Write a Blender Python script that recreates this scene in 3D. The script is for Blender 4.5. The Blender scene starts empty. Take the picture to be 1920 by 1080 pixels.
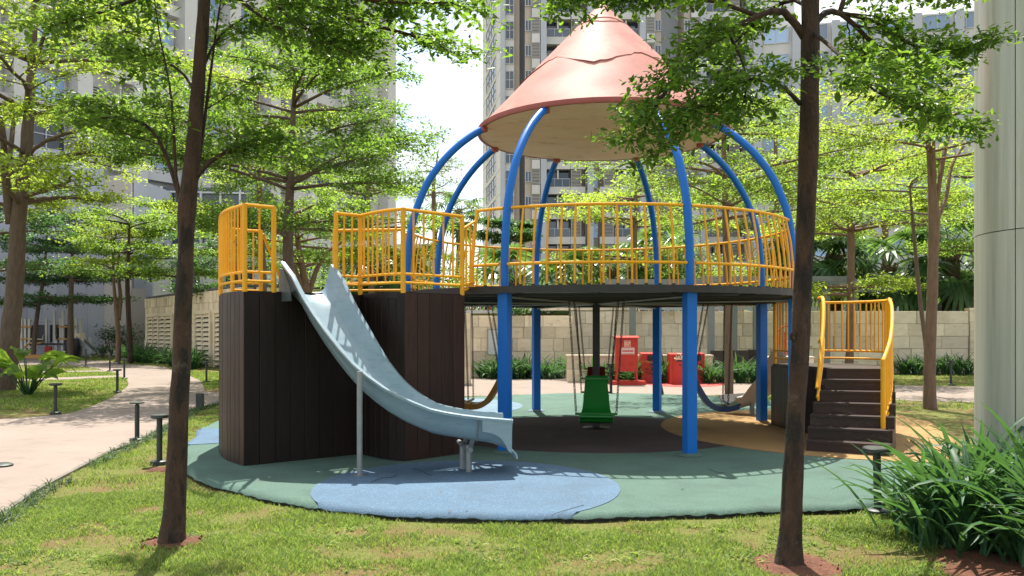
import bpy, math, random
import numpy as np
from mathutils import Vector, Matrix, noise

# ------------------------------------------------------------------ camera, world, sun, exposure
SC = bpy.context.scene
COL = SC.collection
F, HZ, CAMZ = 1563.0, 621.0, 1.55           # focal length and horizon in pixels of a 1920 px wide frame, eye height
cam_d = bpy.data.cameras.new('camera')
cam_d.sensor_width = 36.0
cam_d.lens = 36.0 * F / 1920.0
cam_d.shift_y = (HZ - 540.0) / 1920.0
cam_d.clip_start = 0.05
cam_d.clip_end = 1500.0
cam = bpy.data.objects.new('camera', cam_d)
COL.objects.link(cam)
cam.location = (0, 0, CAMZ)
cam.rotation_euler = (math.radians(90), 0, 0)
SC.camera = cam

SUN_EL, SUN_AZ = math.radians(63), math.radians(-5)   # azimuth from +Y towards +X
world = bpy.data.worlds.new('World')
SC.world = world
world.use_nodes = True
wn, wl = world.node_tree.nodes, world.node_tree.links
wn.clear()
w_out = wn.new('ShaderNodeOutputWorld')
w_bg = wn.new('ShaderNodeBackground')
w_bg.inputs['Strength'].default_value = 0.15
sky = wn.new('ShaderNodeTexSky')
sky.sky_type = 'NISHITA'
sky.sun_disc = False
sky.sun_elevation = SUN_EL
sky.sun_rotation = SUN_AZ
sky.air_density = 1.1
sky.dust_density = 1.5
w_tc = wn.new('ShaderNodeTexCoord')
w_map = wn.new('ShaderNodeMapping')
w_map.inputs['Scale'].default_value = (1, 1, 1.9)
w_map.inputs['Location'].default_value = (0.35, 0.1, 0.2)
w_noise = wn.new('ShaderNodeTexNoise')
w_noise.inputs['Scale'].default_value = 2.6
w_noise.inputs['Detail'].default_value = 8
w_noise.inputs['Roughness'].default_value = 0.58
w_ramp = wn.new('ShaderNodeValToRGB')
w_ramp.color_ramp.elements[0].position = 0.30
w_ramp.color_ramp.elements[1].position = 0.55
w_mix = wn.new('ShaderNodeMix')
w_mix.data_type = 'RGBA'
w_n2 = wn.new('ShaderNodeTexNoise')
w_n2.inputs['Scale'].default_value = 9.0
w_n2.inputs['Detail'].default_value = 7
w_r2 = wn.new('ShaderNodeValToRGB')
w_r2.color_ramp.elements[0].position = 0.42
w_r2.color_ramp.elements[1].position = 0.70
w_r2.color_ramp.elements[0].color = (2.55, 2.72, 3.0, 1)
w_r2.color_ramp.elements[1].color = (5.9, 5.9, 5.9, 1)
wl.new(w_map.outputs['Vector'], w_n2.inputs['Vector'])
wl.new(w_n2.outputs['Fac'], w_r2.inputs['Fac'])
wl.new(w_r2.outputs['Color'], w_mix.inputs['B'])
wl.new(w_tc.outputs['Generated'], w_map.inputs['Vector'])
wl.new(w_map.outputs['Vector'], w_noise.inputs['Vector'])
wl.new(w_noise.outputs['Fac'], w_ramp.inputs['Fac'])
wl.new(w_ramp.outputs['Color'], w_mix.inputs['Factor'])
wl.new(sky.outputs['Color'], w_mix.inputs['A'])
wl.new(w_mix.outputs['Result'], w_bg.inputs['Color'])
wl.new(w_bg.outputs['Background'], w_out.inputs['Surface'])

sun_d = bpy.data.lights.new('sun', 'SUN')
sun_d.energy = 4.6
sun_d.angle = math.radians(0.55)
sun_d.color = (1.0, 0.95, 0.86)
sun = bpy.data.objects.new('sun', sun_d)
COL.objects.link(sun)
_sd = Vector((math.sin(SUN_AZ) * math.cos(SUN_EL), math.cos(SUN_AZ) * math.cos(SUN_EL), math.sin(SUN_EL)))
sun.rotation_euler = _sd.to_track_quat('Z', 'Y').to_euler()

SC.view_settings.view_transform = 'Standard'
SC.view_settings.look = 'None'
SC.view_settings.exposure = 1.08
SC.view_settings.gamma = 1.0
SC.view_settings.use_curve_mapping = False
SC.render.engine = 'CYCLES'
SC.cycles.max_bounces = 8
SC.cycles.diffuse_bounces = 4
SC.cycles.transmission_bounces = 6
SC.cycles.use_denoising = True

rnd = random.Random(7)
GZ = -0.08                                    # level of the lawns; the rubber surface lies at 0


def P(px, py, Y):
    return Vector(((px - 960) / F * Y, Y, CAMZ - (py - HZ) / F * Y))


def G(px, py, z=0.0):
    Y = F * (CAMZ - z) / (py - HZ)
    return Vector(((px - 960) / F * Y, Y, z))


# ------------------------------------------------------------------ helpers: materials
def new_mat(name):
    m = bpy.data.materials.new(name)
    m.use_nodes = True
    return m, m.node_tree.nodes, m.node_tree.links, m.node_tree.nodes['Principled BSDF']


def mat(name, c1, c2=None, rough=0.6, metal=0.0, scale=6.0, stretch=(1, 1, 1), bump=0.0, bscale=60.0, var=0.0,
        spec=0.5, c3=None, scale3=1.5, t3=(0.55, 0.7), coat=0.0, rvar=0.0, detail=6, c4=None, scale4=1.0, t4=(0.5, 0.7), stretch4=(1, 1, 1), f4=0.6):
    """base colour = noise between c1 and c2, stains of c3, per-object value variation, fine bump"""
    m, n, l, b = new_mat(name)
    b.inputs['Roughness'].default_value = rough
    b.inputs['Metallic'].default_value = metal
    b.inputs['Specular IOR Level'].default_value = spec
    b.inputs['Coat Weight'].default_value = coat
    tc = n.new('ShaderNodeTexCoord')
    oi = n.new('ShaderNodeObjectInfo')
    mp = n.new('ShaderNodeMapping')
    mp.inputs['Scale'].default_value = stretch
    l.new(tc.outputs['Object'], mp.inputs['Vector'])
    add = n.new('ShaderNodeVectorMath')
    sc = n.new('ShaderNodeVectorMath'); sc.operation = 'SCALE'
    sc.inputs[0].default_value = (37.0, 11.0, 23.0)
    l.new(oi.outputs['Random'], sc.inputs['Scale'])
    l.new(mp.outputs['Vector'], add.inputs[0]); l.new(sc.outputs['Vector'], add.inputs[1])
    vec = add.outputs['Vector']
    c2 = c2 or tuple(min(1, x * 0.8) for x in c1)
    tex = n.new('ShaderNodeTexNoise'); tex.inputs['Scale'].default_value = scale; tex.inputs['Detail'].default_value = detail
    tex.inputs['Roughness'].default_value = 0.6
    l.new(vec, tex.inputs['Vector'])
    rp = n.new('ShaderNodeValToRGB')
    rp.color_ramp.elements[0].position = 0.32; rp.color_ramp.elements[1].position = 0.68
    rp.color_ramp.elements[0].color = (*c1, 1); rp.color_ramp.elements[1].color = (*c2, 1)
    l.new(tex.outputs['Fac'], rp.inputs['Fac'])
    col = rp.outputs['Color']
    if c3:
        t3n = n.new('ShaderNodeTexNoise'); t3n.inputs['Scale'].default_value = scale3; t3n.inputs['Detail'].default_value = 7
        t3n.inputs['Roughness'].default_value = 0.65
        l.new(vec, t3n.inputs['Vector'])
        mr = n.new('ShaderNodeMapRange'); mr.inputs['From Min'].default_value = t3[0]; mr.inputs['From Max'].default_value = t3[1]
        l.new(t3n.outputs['Fac'], mr.inputs['Value'])
        mx = n.new('ShaderNodeMix'); mx.data_type = 'RGBA'
        l.new(mr.outputs['Result'], mx.inputs['Factor']); l.new(col, mx.inputs['A']); mx.inputs['B'].default_value = (*c3, 1)
        col = mx.outputs['Result']
    if c4:
        m4 = n.new('ShaderNodeMapping'); m4.inputs['Scale'].default_value = stretch4
        l.new(tc.outputs['Object'], m4.inputs['Vector'])
        t4n = n.new('ShaderNodeTexNoise'); t4n.inputs['Scale'].default_value = scale4; t4n.inputs['Detail'].default_value = 9
        t4n.inputs['Roughness'].default_value = 0.7
        l.new(m4.outputs['Vector'], t4n.inputs['Vector'])
        mr = n.new('ShaderNodeMapRange'); mr.inputs['From Min'].default_value = t4[0]; mr.inputs['From Max'].default_value = t4[1]; mr.inputs['To Max'].default_value = f4
        l.new(t4n.outputs['Fac'], mr.inputs['Value'])
        mx = n.new('ShaderNodeMix'); mx.data_type = 'RGBA'
        l.new(mr.outputs['Result'], mx.inputs['Factor']); l.new(col, mx.inputs['A']); mx.inputs['B'].default_value = (*c4, 1)
        col = mx.outputs['Result']
    if var:
        hv = n.new('ShaderNodeHueSaturation')
        mr = n.new('ShaderNodeMapRange'); mr.inputs['To Min'].default_value = 1 - var; mr.inputs['To Max'].default_value = 1 + var
        l.new(oi.outputs['Random'], mr.inputs['Value']); l.new(mr.outputs['Result'], hv.inputs['Value'])
        l.new(col, hv.inputs['Color']); col = hv.outputs['Color']
    l.new(col, b.inputs['Base Color'])
    if rvar:
        mr = n.new('ShaderNodeMapRange'); mr.inputs['To Min'].default_value = max(0, rough - rvar); mr.inputs['To Max'].default_value = min(1, rough + rvar)
        l.new(tex.outputs['Fac'], mr.inputs['Value']); l.new(mr.outputs['Result'], b.inputs['Roughness'])
    if bump:
        bt = n.new('ShaderNodeTexNoise'); bt.inputs['Scale'].default_value = bscale; bt.inputs['Detail'].default_value = 4
        l.new(vec, bt.inputs['Vector'])
        bn = n.new('ShaderNodeBump'); bn.inputs['Strength'].default_value = bump; bn.inputs['Distance'].default_value = 0.02
        l.new(bt.outputs['Fac'], bn.inputs['Height']); l.new(bn.outputs['Normal'], b.inputs['Normal'])
    return m


def leaf_mat(name, dark, mid, light, trans, tw=0.45, rough=0.45):
    m, n, l, b = new_mat(name)
    geo = n.new('ShaderNodeNewGeometry')
    rp = n.new('ShaderNodeValToRGB')
    rp.color_ramp.elements[0].color = (*dark, 1); rp.color_ramp.elements[0].position = 0.1
    e = rp.color_ramp.elements.new(0.5); e.color = (*mid, 1)
    rp.color_ramp.elements[2].color = (*light, 1); rp.color_ramp.elements[2].position = 0.95
    l.new(geo.outputs['Random Per Island'], rp.inputs['Fac'])
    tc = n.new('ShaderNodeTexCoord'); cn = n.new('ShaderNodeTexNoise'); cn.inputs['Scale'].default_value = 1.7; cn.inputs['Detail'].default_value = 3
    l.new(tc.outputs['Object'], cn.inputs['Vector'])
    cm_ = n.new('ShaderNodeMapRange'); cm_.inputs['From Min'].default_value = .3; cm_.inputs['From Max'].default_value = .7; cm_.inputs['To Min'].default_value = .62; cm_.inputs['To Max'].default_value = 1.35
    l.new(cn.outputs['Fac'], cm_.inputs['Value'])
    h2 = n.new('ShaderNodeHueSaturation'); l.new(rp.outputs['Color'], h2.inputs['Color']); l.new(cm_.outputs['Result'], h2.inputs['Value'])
    l.new(h2.outputs['Color'], b.inputs['Base Color'])
    b.inputs['Roughness'].default_value = rough
    b.inputs['Specular IOR Level'].default_value = 0.4
    tr = n.new('ShaderNodeBsdfTranslucent')
    hv = n.new('ShaderNodeHueSaturation'); hv.inputs['Color'].default_value = (*trans, 1)
    mr = n.new('ShaderNodeMapRange'); mr.inputs['To Min'].default_value = 0.6; mr.inputs['To Max'].default_value = 1.35
    l.new(geo.outputs['Random Per Island'], mr.inputs['Value']); l.new(mr.outputs['Result'], hv.inputs['Value'])
    l.new(hv.outputs['Color'], tr.inputs['Color'])
    mx = n.new('ShaderNodeMixShader'); mx.inputs['Fac'].default_value = tw
    l.new(b.outputs['BSDF'], mx.inputs[1]); l.new(tr.outputs['BSDF'], mx.inputs[2])
    l.new(mx.outputs['Shader'], n['Material Output'].inputs['Surface'])
    return m


M = {}
M['blue'] = mat('blue_paint', (0.002, 0.135, 0.52), (0.003, 0.15, 0.57), rough=0.4, spec=0.35, scale=3, c4=(0.05, 0.12, 0.22), scale4=5, stretch4=(2, 2, .5), t4=(.55, .75), f4=.5, c3=(0.02, 0.12, 0.30), t3=(0.6, 0.85), bump=0.02, bscale=25, rvar=0.08)
M['yellow'] = mat('yellow_paint', (0.86, 0.42, 0.012), (0.80, 0.36, 0.010), rough=0.42, spec=0.35, scale=8, c3=(0.40, 0.13, 0.02), scale3=9, t3=(0.61, 0.76), rvar=0.1)
M['brown'] = mat('brown_timber', (0.027, 0.0125, 0.0095), (0.015, 0.0078, 0.0064), spec=0.3, rough=0.45, scale=4, stretch=(6, 6, 0.7), bump=0.12, bscale=30, var=0.28, rvar=0.12)
M['brown_front'] = mat('dark_front_timber', (0.020, 0.0115, 0.0095), (0.013, 0.0082, 0.0072), rough=0.5, spec=0.25, scale=4, stretch=(6, 6, 0.7), bump=0.15, bscale=30, var=0.12, rvar=0.12, c4=(0.045, 0.032, 0.026), scale4=3, stretch4=(6, 6, .5), t4=(.58, .8), f4=.6)
M['brown_red'] = mat('reddish_timber', (0.047, 0.0195, 0.0135), (0.028, 0.0125, 0.0095), rough=0.48, spec=0.3, scale=4, stretch=(6, 6, 0.7), bump=0.15, bscale=30, var=0.22, rvar=0.12, c4=(0.075, 0.045, 0.034), scale4=3, stretch4=(6, 6, .5), t4=(.58, .8), f4=.5)
M['tread'] = mat('stair_timber', (0.050, 0.029, 0.023), (0.032, 0.019, 0.016), spec=0.35, rough=0.5, scale=5, stretch=(1, 6, 6), bump=0.1, bscale=30, var=0.2, c3=(0.09, 0.07, 0.055), t3=(0.58, 0.75))
M['black'] = mat('black_steel', (0.018, 0.017, 0.017), (0.028, 0.025, 0.024), rough=0.5, scale=8)
M['slide'] = mat('slide_shell', (0.255, 0.35, 0.395), (0.225, 0.315, 0.365), c4=(0.15, 0.20, 0.22), scale4=6, stretch4=(1, 1, 3), t4=(.52, .74), f4=.7, rough=0.30, scale=2.5, c3=(0.32, 0.40, 0.43), t3=(0.5, 0.8), coat=0.15, rvar=0.1)
M['slide_old'] = mat('beige_slide_shell', (0.42, 0.39, 0.34), (0.36, 0.33, 0.29), rough=0.4)
M['steel'] = mat('grey_steel', (0.30, 0.32, 0.32), (0.24, 0.26, 0.26), rough=0.42, metal=0.4, scale=10, bump=0.03)
M['plate'] = mat('dark_plate', (0.10, 0.13, 0.14), (0.08, 0.10, 0.11), rough=0.45, metal=0.3)
M['rust'] = mat('chain_steel', (0.10, 0.075, 0.06), (0.05, 0.04, 0.035), rough=0.55, metal=0.7, scale=40)
M['rod'] = mat('pale_rod', (0.45, 0.44, 0.42), (0.35, 0.33, 0.3), rough=0.5, metal=0.3)
M['pink'] = mat('salmon_roof_sheet', (0.44, 0.18, 0.145), (0.485, 0.215, 0.17), c4=(0.31, 0.135, 0.11), scale4=1.6, stretch4=(2.5, 2.5, .35), t4=(.50, .72), f4=.5, rough=0.6, scale=1.2, c3=(0.66, 0.33, 0.26), scale3=1.0, t3=(0.5, 0.8), bump=0.05, bscale=3, rvar=0.06, spec=0.16)
M['rim'] = mat('red_roof_rim', (0.36, 0.085, 0.065), (0.30, 0.07, 0.055), rough=0.5, scale=5)
M['soffit'] = mat('stained_soffit', (0.86, 0.77, 0.63), (0.80, 0.67, 0.51), rough=0.8, scale=1.6, stretch=(0.8, 1.6, 1), c3=(0.36, 0.23, 0.14), scale3=2.6, t3=(0.56, 0.84), bump=0.25, bscale=7)
M['swing_green'] = mat('green_swing_paint', (0.004, 0.16, 0.014), (0.004, 0.13, 0.012), rough=0.4)
M['swing_red'] = mat('dark_red_swing_paint', (0.16, 0.012, 0.012), (0.12, 0.01, 0.01), rough=0.4)
M['swing_yellow'] = mat('ochre_swing_paint', (0.42, 0.21, 0.02), (0.36, 0.17, 0.018), rough=0.45)
M['swing_blue'] = mat('navy_swing_paint', (0.006, 0.035, 0.12), (0.008, 0.03, 0.10), rough=0.35)


def rubber(name, c, dark):
    m = mat(name, c, tuple(x * 0.86 for x in c), rough=0.93, scale=1.1, c3=tuple(x * 1.42 for x in c), scale3=75, t3=(0.52, 0.62), bump=0.7, bscale=170, spec=0.2, c4=dark, scale4=1.3, t4=(.45, .72), f4=.75)
    return m


M['pad_green'] = rubber('green_rubber', (0.115, 0.190, 0.152), (0.085, 0.125, 0.105))
M['pad_blue'] = rubber('blue_rubber', (0.125, 0.200, 0.285), (0.10, 0.145, 0.195))
M['pad_paleblue'] = rubber('pale_blue_rubber', (0.20, 0.28, 0.35), (0.15, 0.2, 0.25))
M['pad_purple'] = rubber('maroon_rubber', (0.092, 0.064, 0.066), (0.06, 0.05, 0.05))
M['pad_orange'] = rubber('orange_rubber', (0.40, 0.245, 0.105), (0.29, 0.185, 0.09))
M['path'] = mat('path_concrete', (0.285, 0.228, 0.192), (0.25, 0.20, 0.168), rough=0.9, spec=0.2, scale=0.7, c3=(0.25, 0.205, 0.17), c4=(0.165, 0.132, 0.11), scale4=2.2, t4=(.52, .72), f4=.6, scale3=0.9, t3=(0.58, 0.85), bump=0.1, bscale=90)
M['kerb'] = mat('kerb_concrete', (0.20, 0.17, 0.14), (0.13, 0.11, 0.09), rough=0.9, scale=6)
M['soil'] = mat('red_soil', (0.16, 0.058, 0.028), (0.09, 0.034, 0.018), rough=0.95, scale=9, bump=1.0, bscale=45, c3=(0.21, 0.09, 0.05), scale3=30)
M['lawn'] = mat('lawn_turf', (0.105, 0.140, 0.028), (0.215, 0.205, 0.065), rough=0.95, scale=38, detail=9, c3=(0.19, 0.125, 0.060), scale3=1.3, t3=(0.47, 0.62), bump=0.9, bscale=130, spec=0.15)
M['bark_dark'] = mat('dark_bark', (0.085, 0.045, 0.027), (0.040, 0.023, 0.015), rough=0.9, scale=5, stretch=(2.5, 2.5, 0.8), bump=1.0, bscale=34, c4=(0.15, 0.125, 0.095), scale4=6, t4=(.60, .70), f4=.55, c3=(0.020, 0.014, 0.011), scale3=3.6, t3=(0.50, 0.60))
M['bark_grey'] = mat('grey_brown_bark', (0.15, 0.105, 0.075), (0.095, 0.065, 0.048), rough=0.9, scale=5, stretch=(3, 3, 0.8), bump=0.7, bscale=24)
M['bark_warm'] = mat('warm_bark', (0.21, 0.13, 0.085), (0.14, 0.085, 0.055), rough=0.9, scale=5, stretch=(3, 3, 0.8), bump=0.5, bscale=24)
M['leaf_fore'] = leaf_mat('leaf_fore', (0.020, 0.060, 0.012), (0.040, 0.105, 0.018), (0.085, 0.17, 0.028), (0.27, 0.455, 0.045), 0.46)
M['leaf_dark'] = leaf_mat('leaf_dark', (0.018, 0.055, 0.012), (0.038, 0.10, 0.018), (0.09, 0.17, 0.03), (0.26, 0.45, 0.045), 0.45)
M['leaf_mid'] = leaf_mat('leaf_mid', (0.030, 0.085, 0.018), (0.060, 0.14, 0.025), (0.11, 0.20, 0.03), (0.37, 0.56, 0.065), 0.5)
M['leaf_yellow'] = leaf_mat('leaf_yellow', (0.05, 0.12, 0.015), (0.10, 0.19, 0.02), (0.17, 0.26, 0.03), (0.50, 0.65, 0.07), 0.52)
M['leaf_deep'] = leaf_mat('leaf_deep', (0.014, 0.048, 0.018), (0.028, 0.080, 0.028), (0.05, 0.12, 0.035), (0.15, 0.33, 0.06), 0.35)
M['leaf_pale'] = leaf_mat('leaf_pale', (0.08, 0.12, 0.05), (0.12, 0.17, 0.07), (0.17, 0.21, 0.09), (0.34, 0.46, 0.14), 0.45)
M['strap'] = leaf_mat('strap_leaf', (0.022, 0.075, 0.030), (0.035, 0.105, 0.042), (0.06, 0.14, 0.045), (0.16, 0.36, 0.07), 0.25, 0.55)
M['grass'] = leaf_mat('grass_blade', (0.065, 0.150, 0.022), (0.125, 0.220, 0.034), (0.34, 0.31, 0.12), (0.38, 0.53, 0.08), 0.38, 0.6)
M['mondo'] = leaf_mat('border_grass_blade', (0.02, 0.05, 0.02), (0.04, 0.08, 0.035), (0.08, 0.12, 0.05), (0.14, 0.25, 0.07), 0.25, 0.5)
M['frond'] = leaf_mat('palm_leaf', (0.03, 0.075, 0.03), (0.05, 0.11, 0.04), (0.09, 0.16, 0.05), (0.24, 0.42, 0.08), 0.35, 0.3)
M['stone'] = mat('travertine_stone', (0.76, 0.63, 0.46), (0.66, 0.53, 0.37), rough=0.85, scale=3, stretch=(1, 1, 2.5), var=0.22, c3=(0.28, 0.20, 0.13), scale3=2.4, t3=(0.60, 0.78), bump=0.3, bscale=18)
M['stone_grey'] = mat('grey_travertine', (0.77, 0.67, 0.52), (0.67, 0.57, 0.42), rough=0.85, scale=3, stretch=(1, 1, 2.5), var=0.16, c3=(0.27, 0.22, 0.16), scale3=2.6, t3=(0.60, 0.78), bump=0.3, bscale=18)
M['mortar'] = mat('dark_mortar', (0.46, 0.37, 0.27), (0.36, 0.28, 0.20), rough=0.95)
M['cream'] = mat('cream_trim', (0.78, 0.66, 0.48), (0.70, 0.58, 0.42), rough=0.8, scale=2)
M['red'] = mat('red_paint', (0.52, 0.028, 0.014), (0.45, 0.024, 0.013), rough=0.4, scale=3, c3=(0.34, 0.03, 0.02), t3=(0.6, 0.8))
M['white'] = mat('white_print', (0.78, 0.72, 0.66), (0.72, 0.66, 0.6), rough=0.6)
M['orange_print'] = mat('orange_print', (0.62, 0.16, 0.05), (0.6, 0.15, 0.05), rough=0.6)
M['redmat'] = mat('red_floor_paint', (0.50, 0.075, 0.06), (0.42, 0.07, 0.055), rough=0.9, scale=2)
M['rattan'] = mat('dark_rattan', (0.050, 0.033, 0.026), (0.035, 0.024, 0.02), rough=0.7, bump=0.6, bscale=70)
M['pergola'] = mat('grey_green_steel', (0.21, 0.23, 0.215), (0.18, 0.20, 0.19), rough=0.5)
M['paleframe'] = mat('pale_grey_railing', (0.50, 0.51, 0.50), (0.44, 0.45, 0.44), rough=0.5)
M['conc'] = mat('tower_cladding', (0.63, 0.61, 0.58), (0.57, 0.555, 0.525), rough=0.8, scale=0.4, var=0.05)
M['conc_grey'] = mat('tower_grey_cladding', (0.46, 0.48, 0.515), (0.42, 0.44, 0.475), rough=0.8, scale=0.4)
M['conc_beige'] = mat('tower_beige_cladding', (0.47, 0.405, 0.335), (0.42, 0.36, 0.30), rough=0.8, scale=0.4)
M['louver'] = mat('louver_blade', (0.42, 0.40, 0.37), (0.36, 0.34, 0.32), rough=0.6)
M['dark'] = mat('dark_recess', (0.035, 0.036, 0.04), (0.03, 0.03, 0.033), rough=0.8)
M['frame'] = mat('window_frame_paint', (0.55, 0.56, 0.57), (0.5, 0.5, 0.52), rough=0.5)
M['metalwall'] = mat('panel_wall_metal', (0.44, 0.45, 0.51), (0.39, 0.40, 0.47), rough=0.45, metal=0.2, scale=0.5, stretch=(1, 1, 0.2), var=0.08)
M['metalwall_lit'] = mat('lit_beige_panel_metal', (0.66, 0.60, 0.53), (0.60, 0.54, 0.48), rough=0.5, metal=0.1, scale=0.5, stretch=(1, 1, 0.2), var=0.05)  # paler beige: light on the right stretch of wall put into the colour
M['column'] = mat('column_metal', (0.50, 0.495, 0.41), (0.42, 0.42, 0.35), rough=0.36, metal=0.25, scale=3, stretch=(4, 4, 0.10), rvar=0.12, c4=(0.30, 0.29, 0.21), scale4=2.2, stretch4=(5, 5, .22), t4=(.48, .70), f4=.7)  # upright streaks in the colour stand in for reflections on the metal
M['bollard'] = mat('bollard_bronze', (0.050, 0.058, 0.052), (0.035, 0.04, 0.037), rough=0.5, metal=0.3)
M['offwhite'] = mat('offwhite_wall', (0.62, 0.62, 0.60), (0.55, 0.55, 0.53), rough=0.8, scale=0.5)
M['postwhite'] = mat('pale_playset_post', (0.62, 0.60, 0.55), (0.55, 0.53, 0.48), rough=0.6)
M['panel_dark'] = mat('dark_play_panel', (0.020, 0.024, 0.035), (0.028, 0.026, 0.03), rough=0.4)
M['amber'] = mat('amber_bar', (0.52, 0.26, 0.06), (0.48, 0.23, 0.05), rough=0.5)
M['roof_dark'] = mat('dark_grey_roof', (0.12, 0.12, 0.13), None, rough=0.7)


def glass_mat(name, c, rough=0.06):
    m, n, l, b = new_mat(name)
    oi = n.new('ShaderNodeObjectInfo'); hv = n.new('ShaderNodeHueSaturation'); mr = n.new('ShaderNodeMapRange')
    mr.inputs['To Min'].default_value = 0.45; mr.inputs['To Max'].default_value = 1.7
    l.new(oi.outputs['Random'], mr.inputs['Value']); l.new(mr.outputs['Result'], hv.inputs['Value'])
    hv.inputs['Color'].default_value = (*c, 1); l.new(hv.outputs['Color'], b.inputs['Base Color'])
    b.inputs['Roughness'].default_value = rough; b.inputs['Specular IOR Level'].default_value = 0.9
    return m


M['glass'] = glass_mat('window_glass', (0.035, 0.05, 0.07))
M['glass_blue_reflection'] = glass_mat('blue_reflection_glass', (0.20, 0.30, 0.45))  # bluish reflection put into the base colour of the glass

# ------------------------------------------------------------------ helpers: geometry
W = {}                                         # where each object's origin stands in the world


class MB:
    def __init__(s):
        s.v, s.f = [], []

    def add(s, vs, fs):
        o = len(s.v)
        s.v += [tuple(v) for v in vs]
        s.f += [tuple(i + o for i in f) for f in fs]

    def hexa(s, b, t):
        """box from four bottom and four top corners, both counter-clockwise seen from above"""
        s.add(list(b) + list(t), [(3, 2, 1, 0), (4, 5, 6, 7), (0, 1, 5, 4), (1, 2, 6, 5), (2, 3, 7, 6), (3, 0, 4, 7)])

    def box(s, c, size, rz=0.0):
        cx, cy, cz = c
        hx, hy, hz = size[0] / 2, size[1] / 2, size[2] / 2
        ca, sa = math.cos(rz), math.sin(rz)
        q = [(cx + x * ca - y * sa, cy + x * sa + y * ca) for x, y in ((-hx, -hy), (hx, -hy), (hx, hy), (-hx, hy))]
        s.hexa([(x, y, cz - hz) for x, y in q], [(x, y, cz + hz) for x, y in q])

    def bar(s, p0, p1, w, h):
        p0, p1 = Vector(p0), Vector(p1)
        d = (p1 - p0).normalized()
        up = Vector((0, 0, 1)) if abs(d.z) < 0.95 else Vector((0, 1, 0))
        sd = d.cross(up).normalized() * w / 2
        u = sd.cross(d).normalized() * h / 2
        r = [p0 - sd - u, p0 + sd - u, p0 + sd + u, p0 - sd + u, p1 - sd - u, p1 + sd - u, p1 + sd + u, p1 - sd + u]
        s.add(r, [(0, 1, 2, 3), (7, 6, 5, 4), (4, 5, 1, 0), (5, 6, 2, 1), (6, 7, 3, 2), (7, 4, 0, 3)])

    def tube(s, pts, r, n=8, caps=True):
        pts = [Vector(p) for p in pts]
        k = len(pts)
        rr = r if isinstance(r, (list, tuple)) else [r] * k
        o = len(s.v)
        nv = None
        for i, p in enumerate(pts):
            d = (pts[min(i + 1, k - 1)] - pts[max(i - 1, 0)])
            d = d.normalized() if d.length > 1e-9 else Vector((0, 0, 1))
            if nv is None:
                nv = d.orthogonal().normalized()
            else:
                nv = nv - d * nv.dot(d)
                nv = nv.normalized() if nv.length > 1e-6 else d.orthogonal().normalized()
            bv = d.cross(nv)
            for j in range(n):
                a = 2 * math.pi * j / n
                q = p + (nv * math.cos(a) + bv * math.sin(a)) * rr[i]
                s.v.append((q.x, q.y, q.z))
        for i in range(k - 1):
            for j in range(n):
                a, b = o + i * n + j, o + i * n + (j + 1) % n
                s.f.append((a, b, b + n, a + n))
        if caps:
            s.f.append(tuple(o + j for j in reversed(range(n))))
            s.f.append(tuple(o + (k - 1) * n + j for j in range(n)))

    def prism(s, poly, z0, z1):
        n = len(poly)
        s.add([(p[0], p[1], z0) for p in poly] + [(p[0], p[1], z1) for p in poly],
              [tuple(reversed(range(n))), tuple(range(n, 2 * n))] + [(i, (i + 1) % n, (i + 1) % n + n, i + n) for i in range(n)])

    def lathe(s, prof, c=(0, 0, 0), n=24, close=True):
        o = len(s.v)
        for r, z in prof:
            for j in range(n):
                a = 2 * math.pi * j / n
                s.v.append((c[0] + r * math.cos(a), c[1] + r * math.sin(a), c[2] + z))
        k = len(prof)
        for i in range(k - 1):
            for j in range(n):
                a, b = o + i * n + j, o + i * n + (j + 1) % n
                s.f.append((a, b, b + n, a + n))
        if close:
            s.f.append(tuple(o + j for j in reversed(range(n))))
            s.f.append(tuple(o + (k - 1) * n + j for j in range(n)))

    def loft(s, rings, closed=True, caps=True):
        n = len(rings[0]); o = len(s.v)
        for r in rings:
            s.v += [tuple(p) for p in r]
        for i in range(len(rings) - 1):
            for j in range(n if closed else n - 1):
                a, b = o + i * n + j, o + i * n + (j + 1) % n
                s.f.append((a, b, b + n, a + n))
        if caps and closed:
            s.f.append(tuple(o + j for j in reversed(range(n))))
            e = o + (len(rings) - 1) * n
            s.f.append(tuple(e + j for j in range(n)))

    def build(s, name, m, parent=None, smooth=35, keep=False):
        c = Vector((0, 0, 0))
        if s.v and not keep:
            a = np.array(s.v)
            c = Vector(((a.min(0) + a.max(0)) / 2).tolist())
            if parent is None:
                c.z = float(a[:, 2].min())
        me = bpy.data.meshes.new(name)
        me.from_pydata([(v[0] - c.x, v[1] - c.y, v[2] - c.z) for v in s.v], [], s.f)
        if smooth:
            me.polygons.foreach_set('use_smooth', [True] * len(me.polygons))
            me.set_sharp_from_angle(angle=math.radians(smooth))
        me.materials.append(m)
        me.update()
        return link(name, me, c, parent)


def link(name, me, c, parent=None):
    o = bpy.data.objects.new(name, me)
    COL.objects.link(o)
    W[o.name] = Vector(c)
    if parent is not None:
        o.parent = parent
        o.location = Vector(c) - W[parent.name]
    else:
        o.location = c
    return o


def empty(name, loc, label=None, cat=None, group=None, kind=None):
    o = bpy.data.objects.new(name, None)
    COL.objects.link(o)
    o.empty_display_size = 0.2
    o.location = loc
    W[o.name] = Vector(loc)
    return tag(o, label, cat, group, kind)


def tag(o, label=None, cat=None, group=None, kind=None):
    if label: o['label'] = label
    if cat: o['category'] = cat
    if group: o['group'] = group
    if kind: o['kind'] = kind
    return o


def copy_tree(o, parent=None):
    c = o.copy()
    COL.objects.link(c)
    c.parent = parent
    for ch in list(o.children):
        copy_tree(ch, c)
    return c


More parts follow.
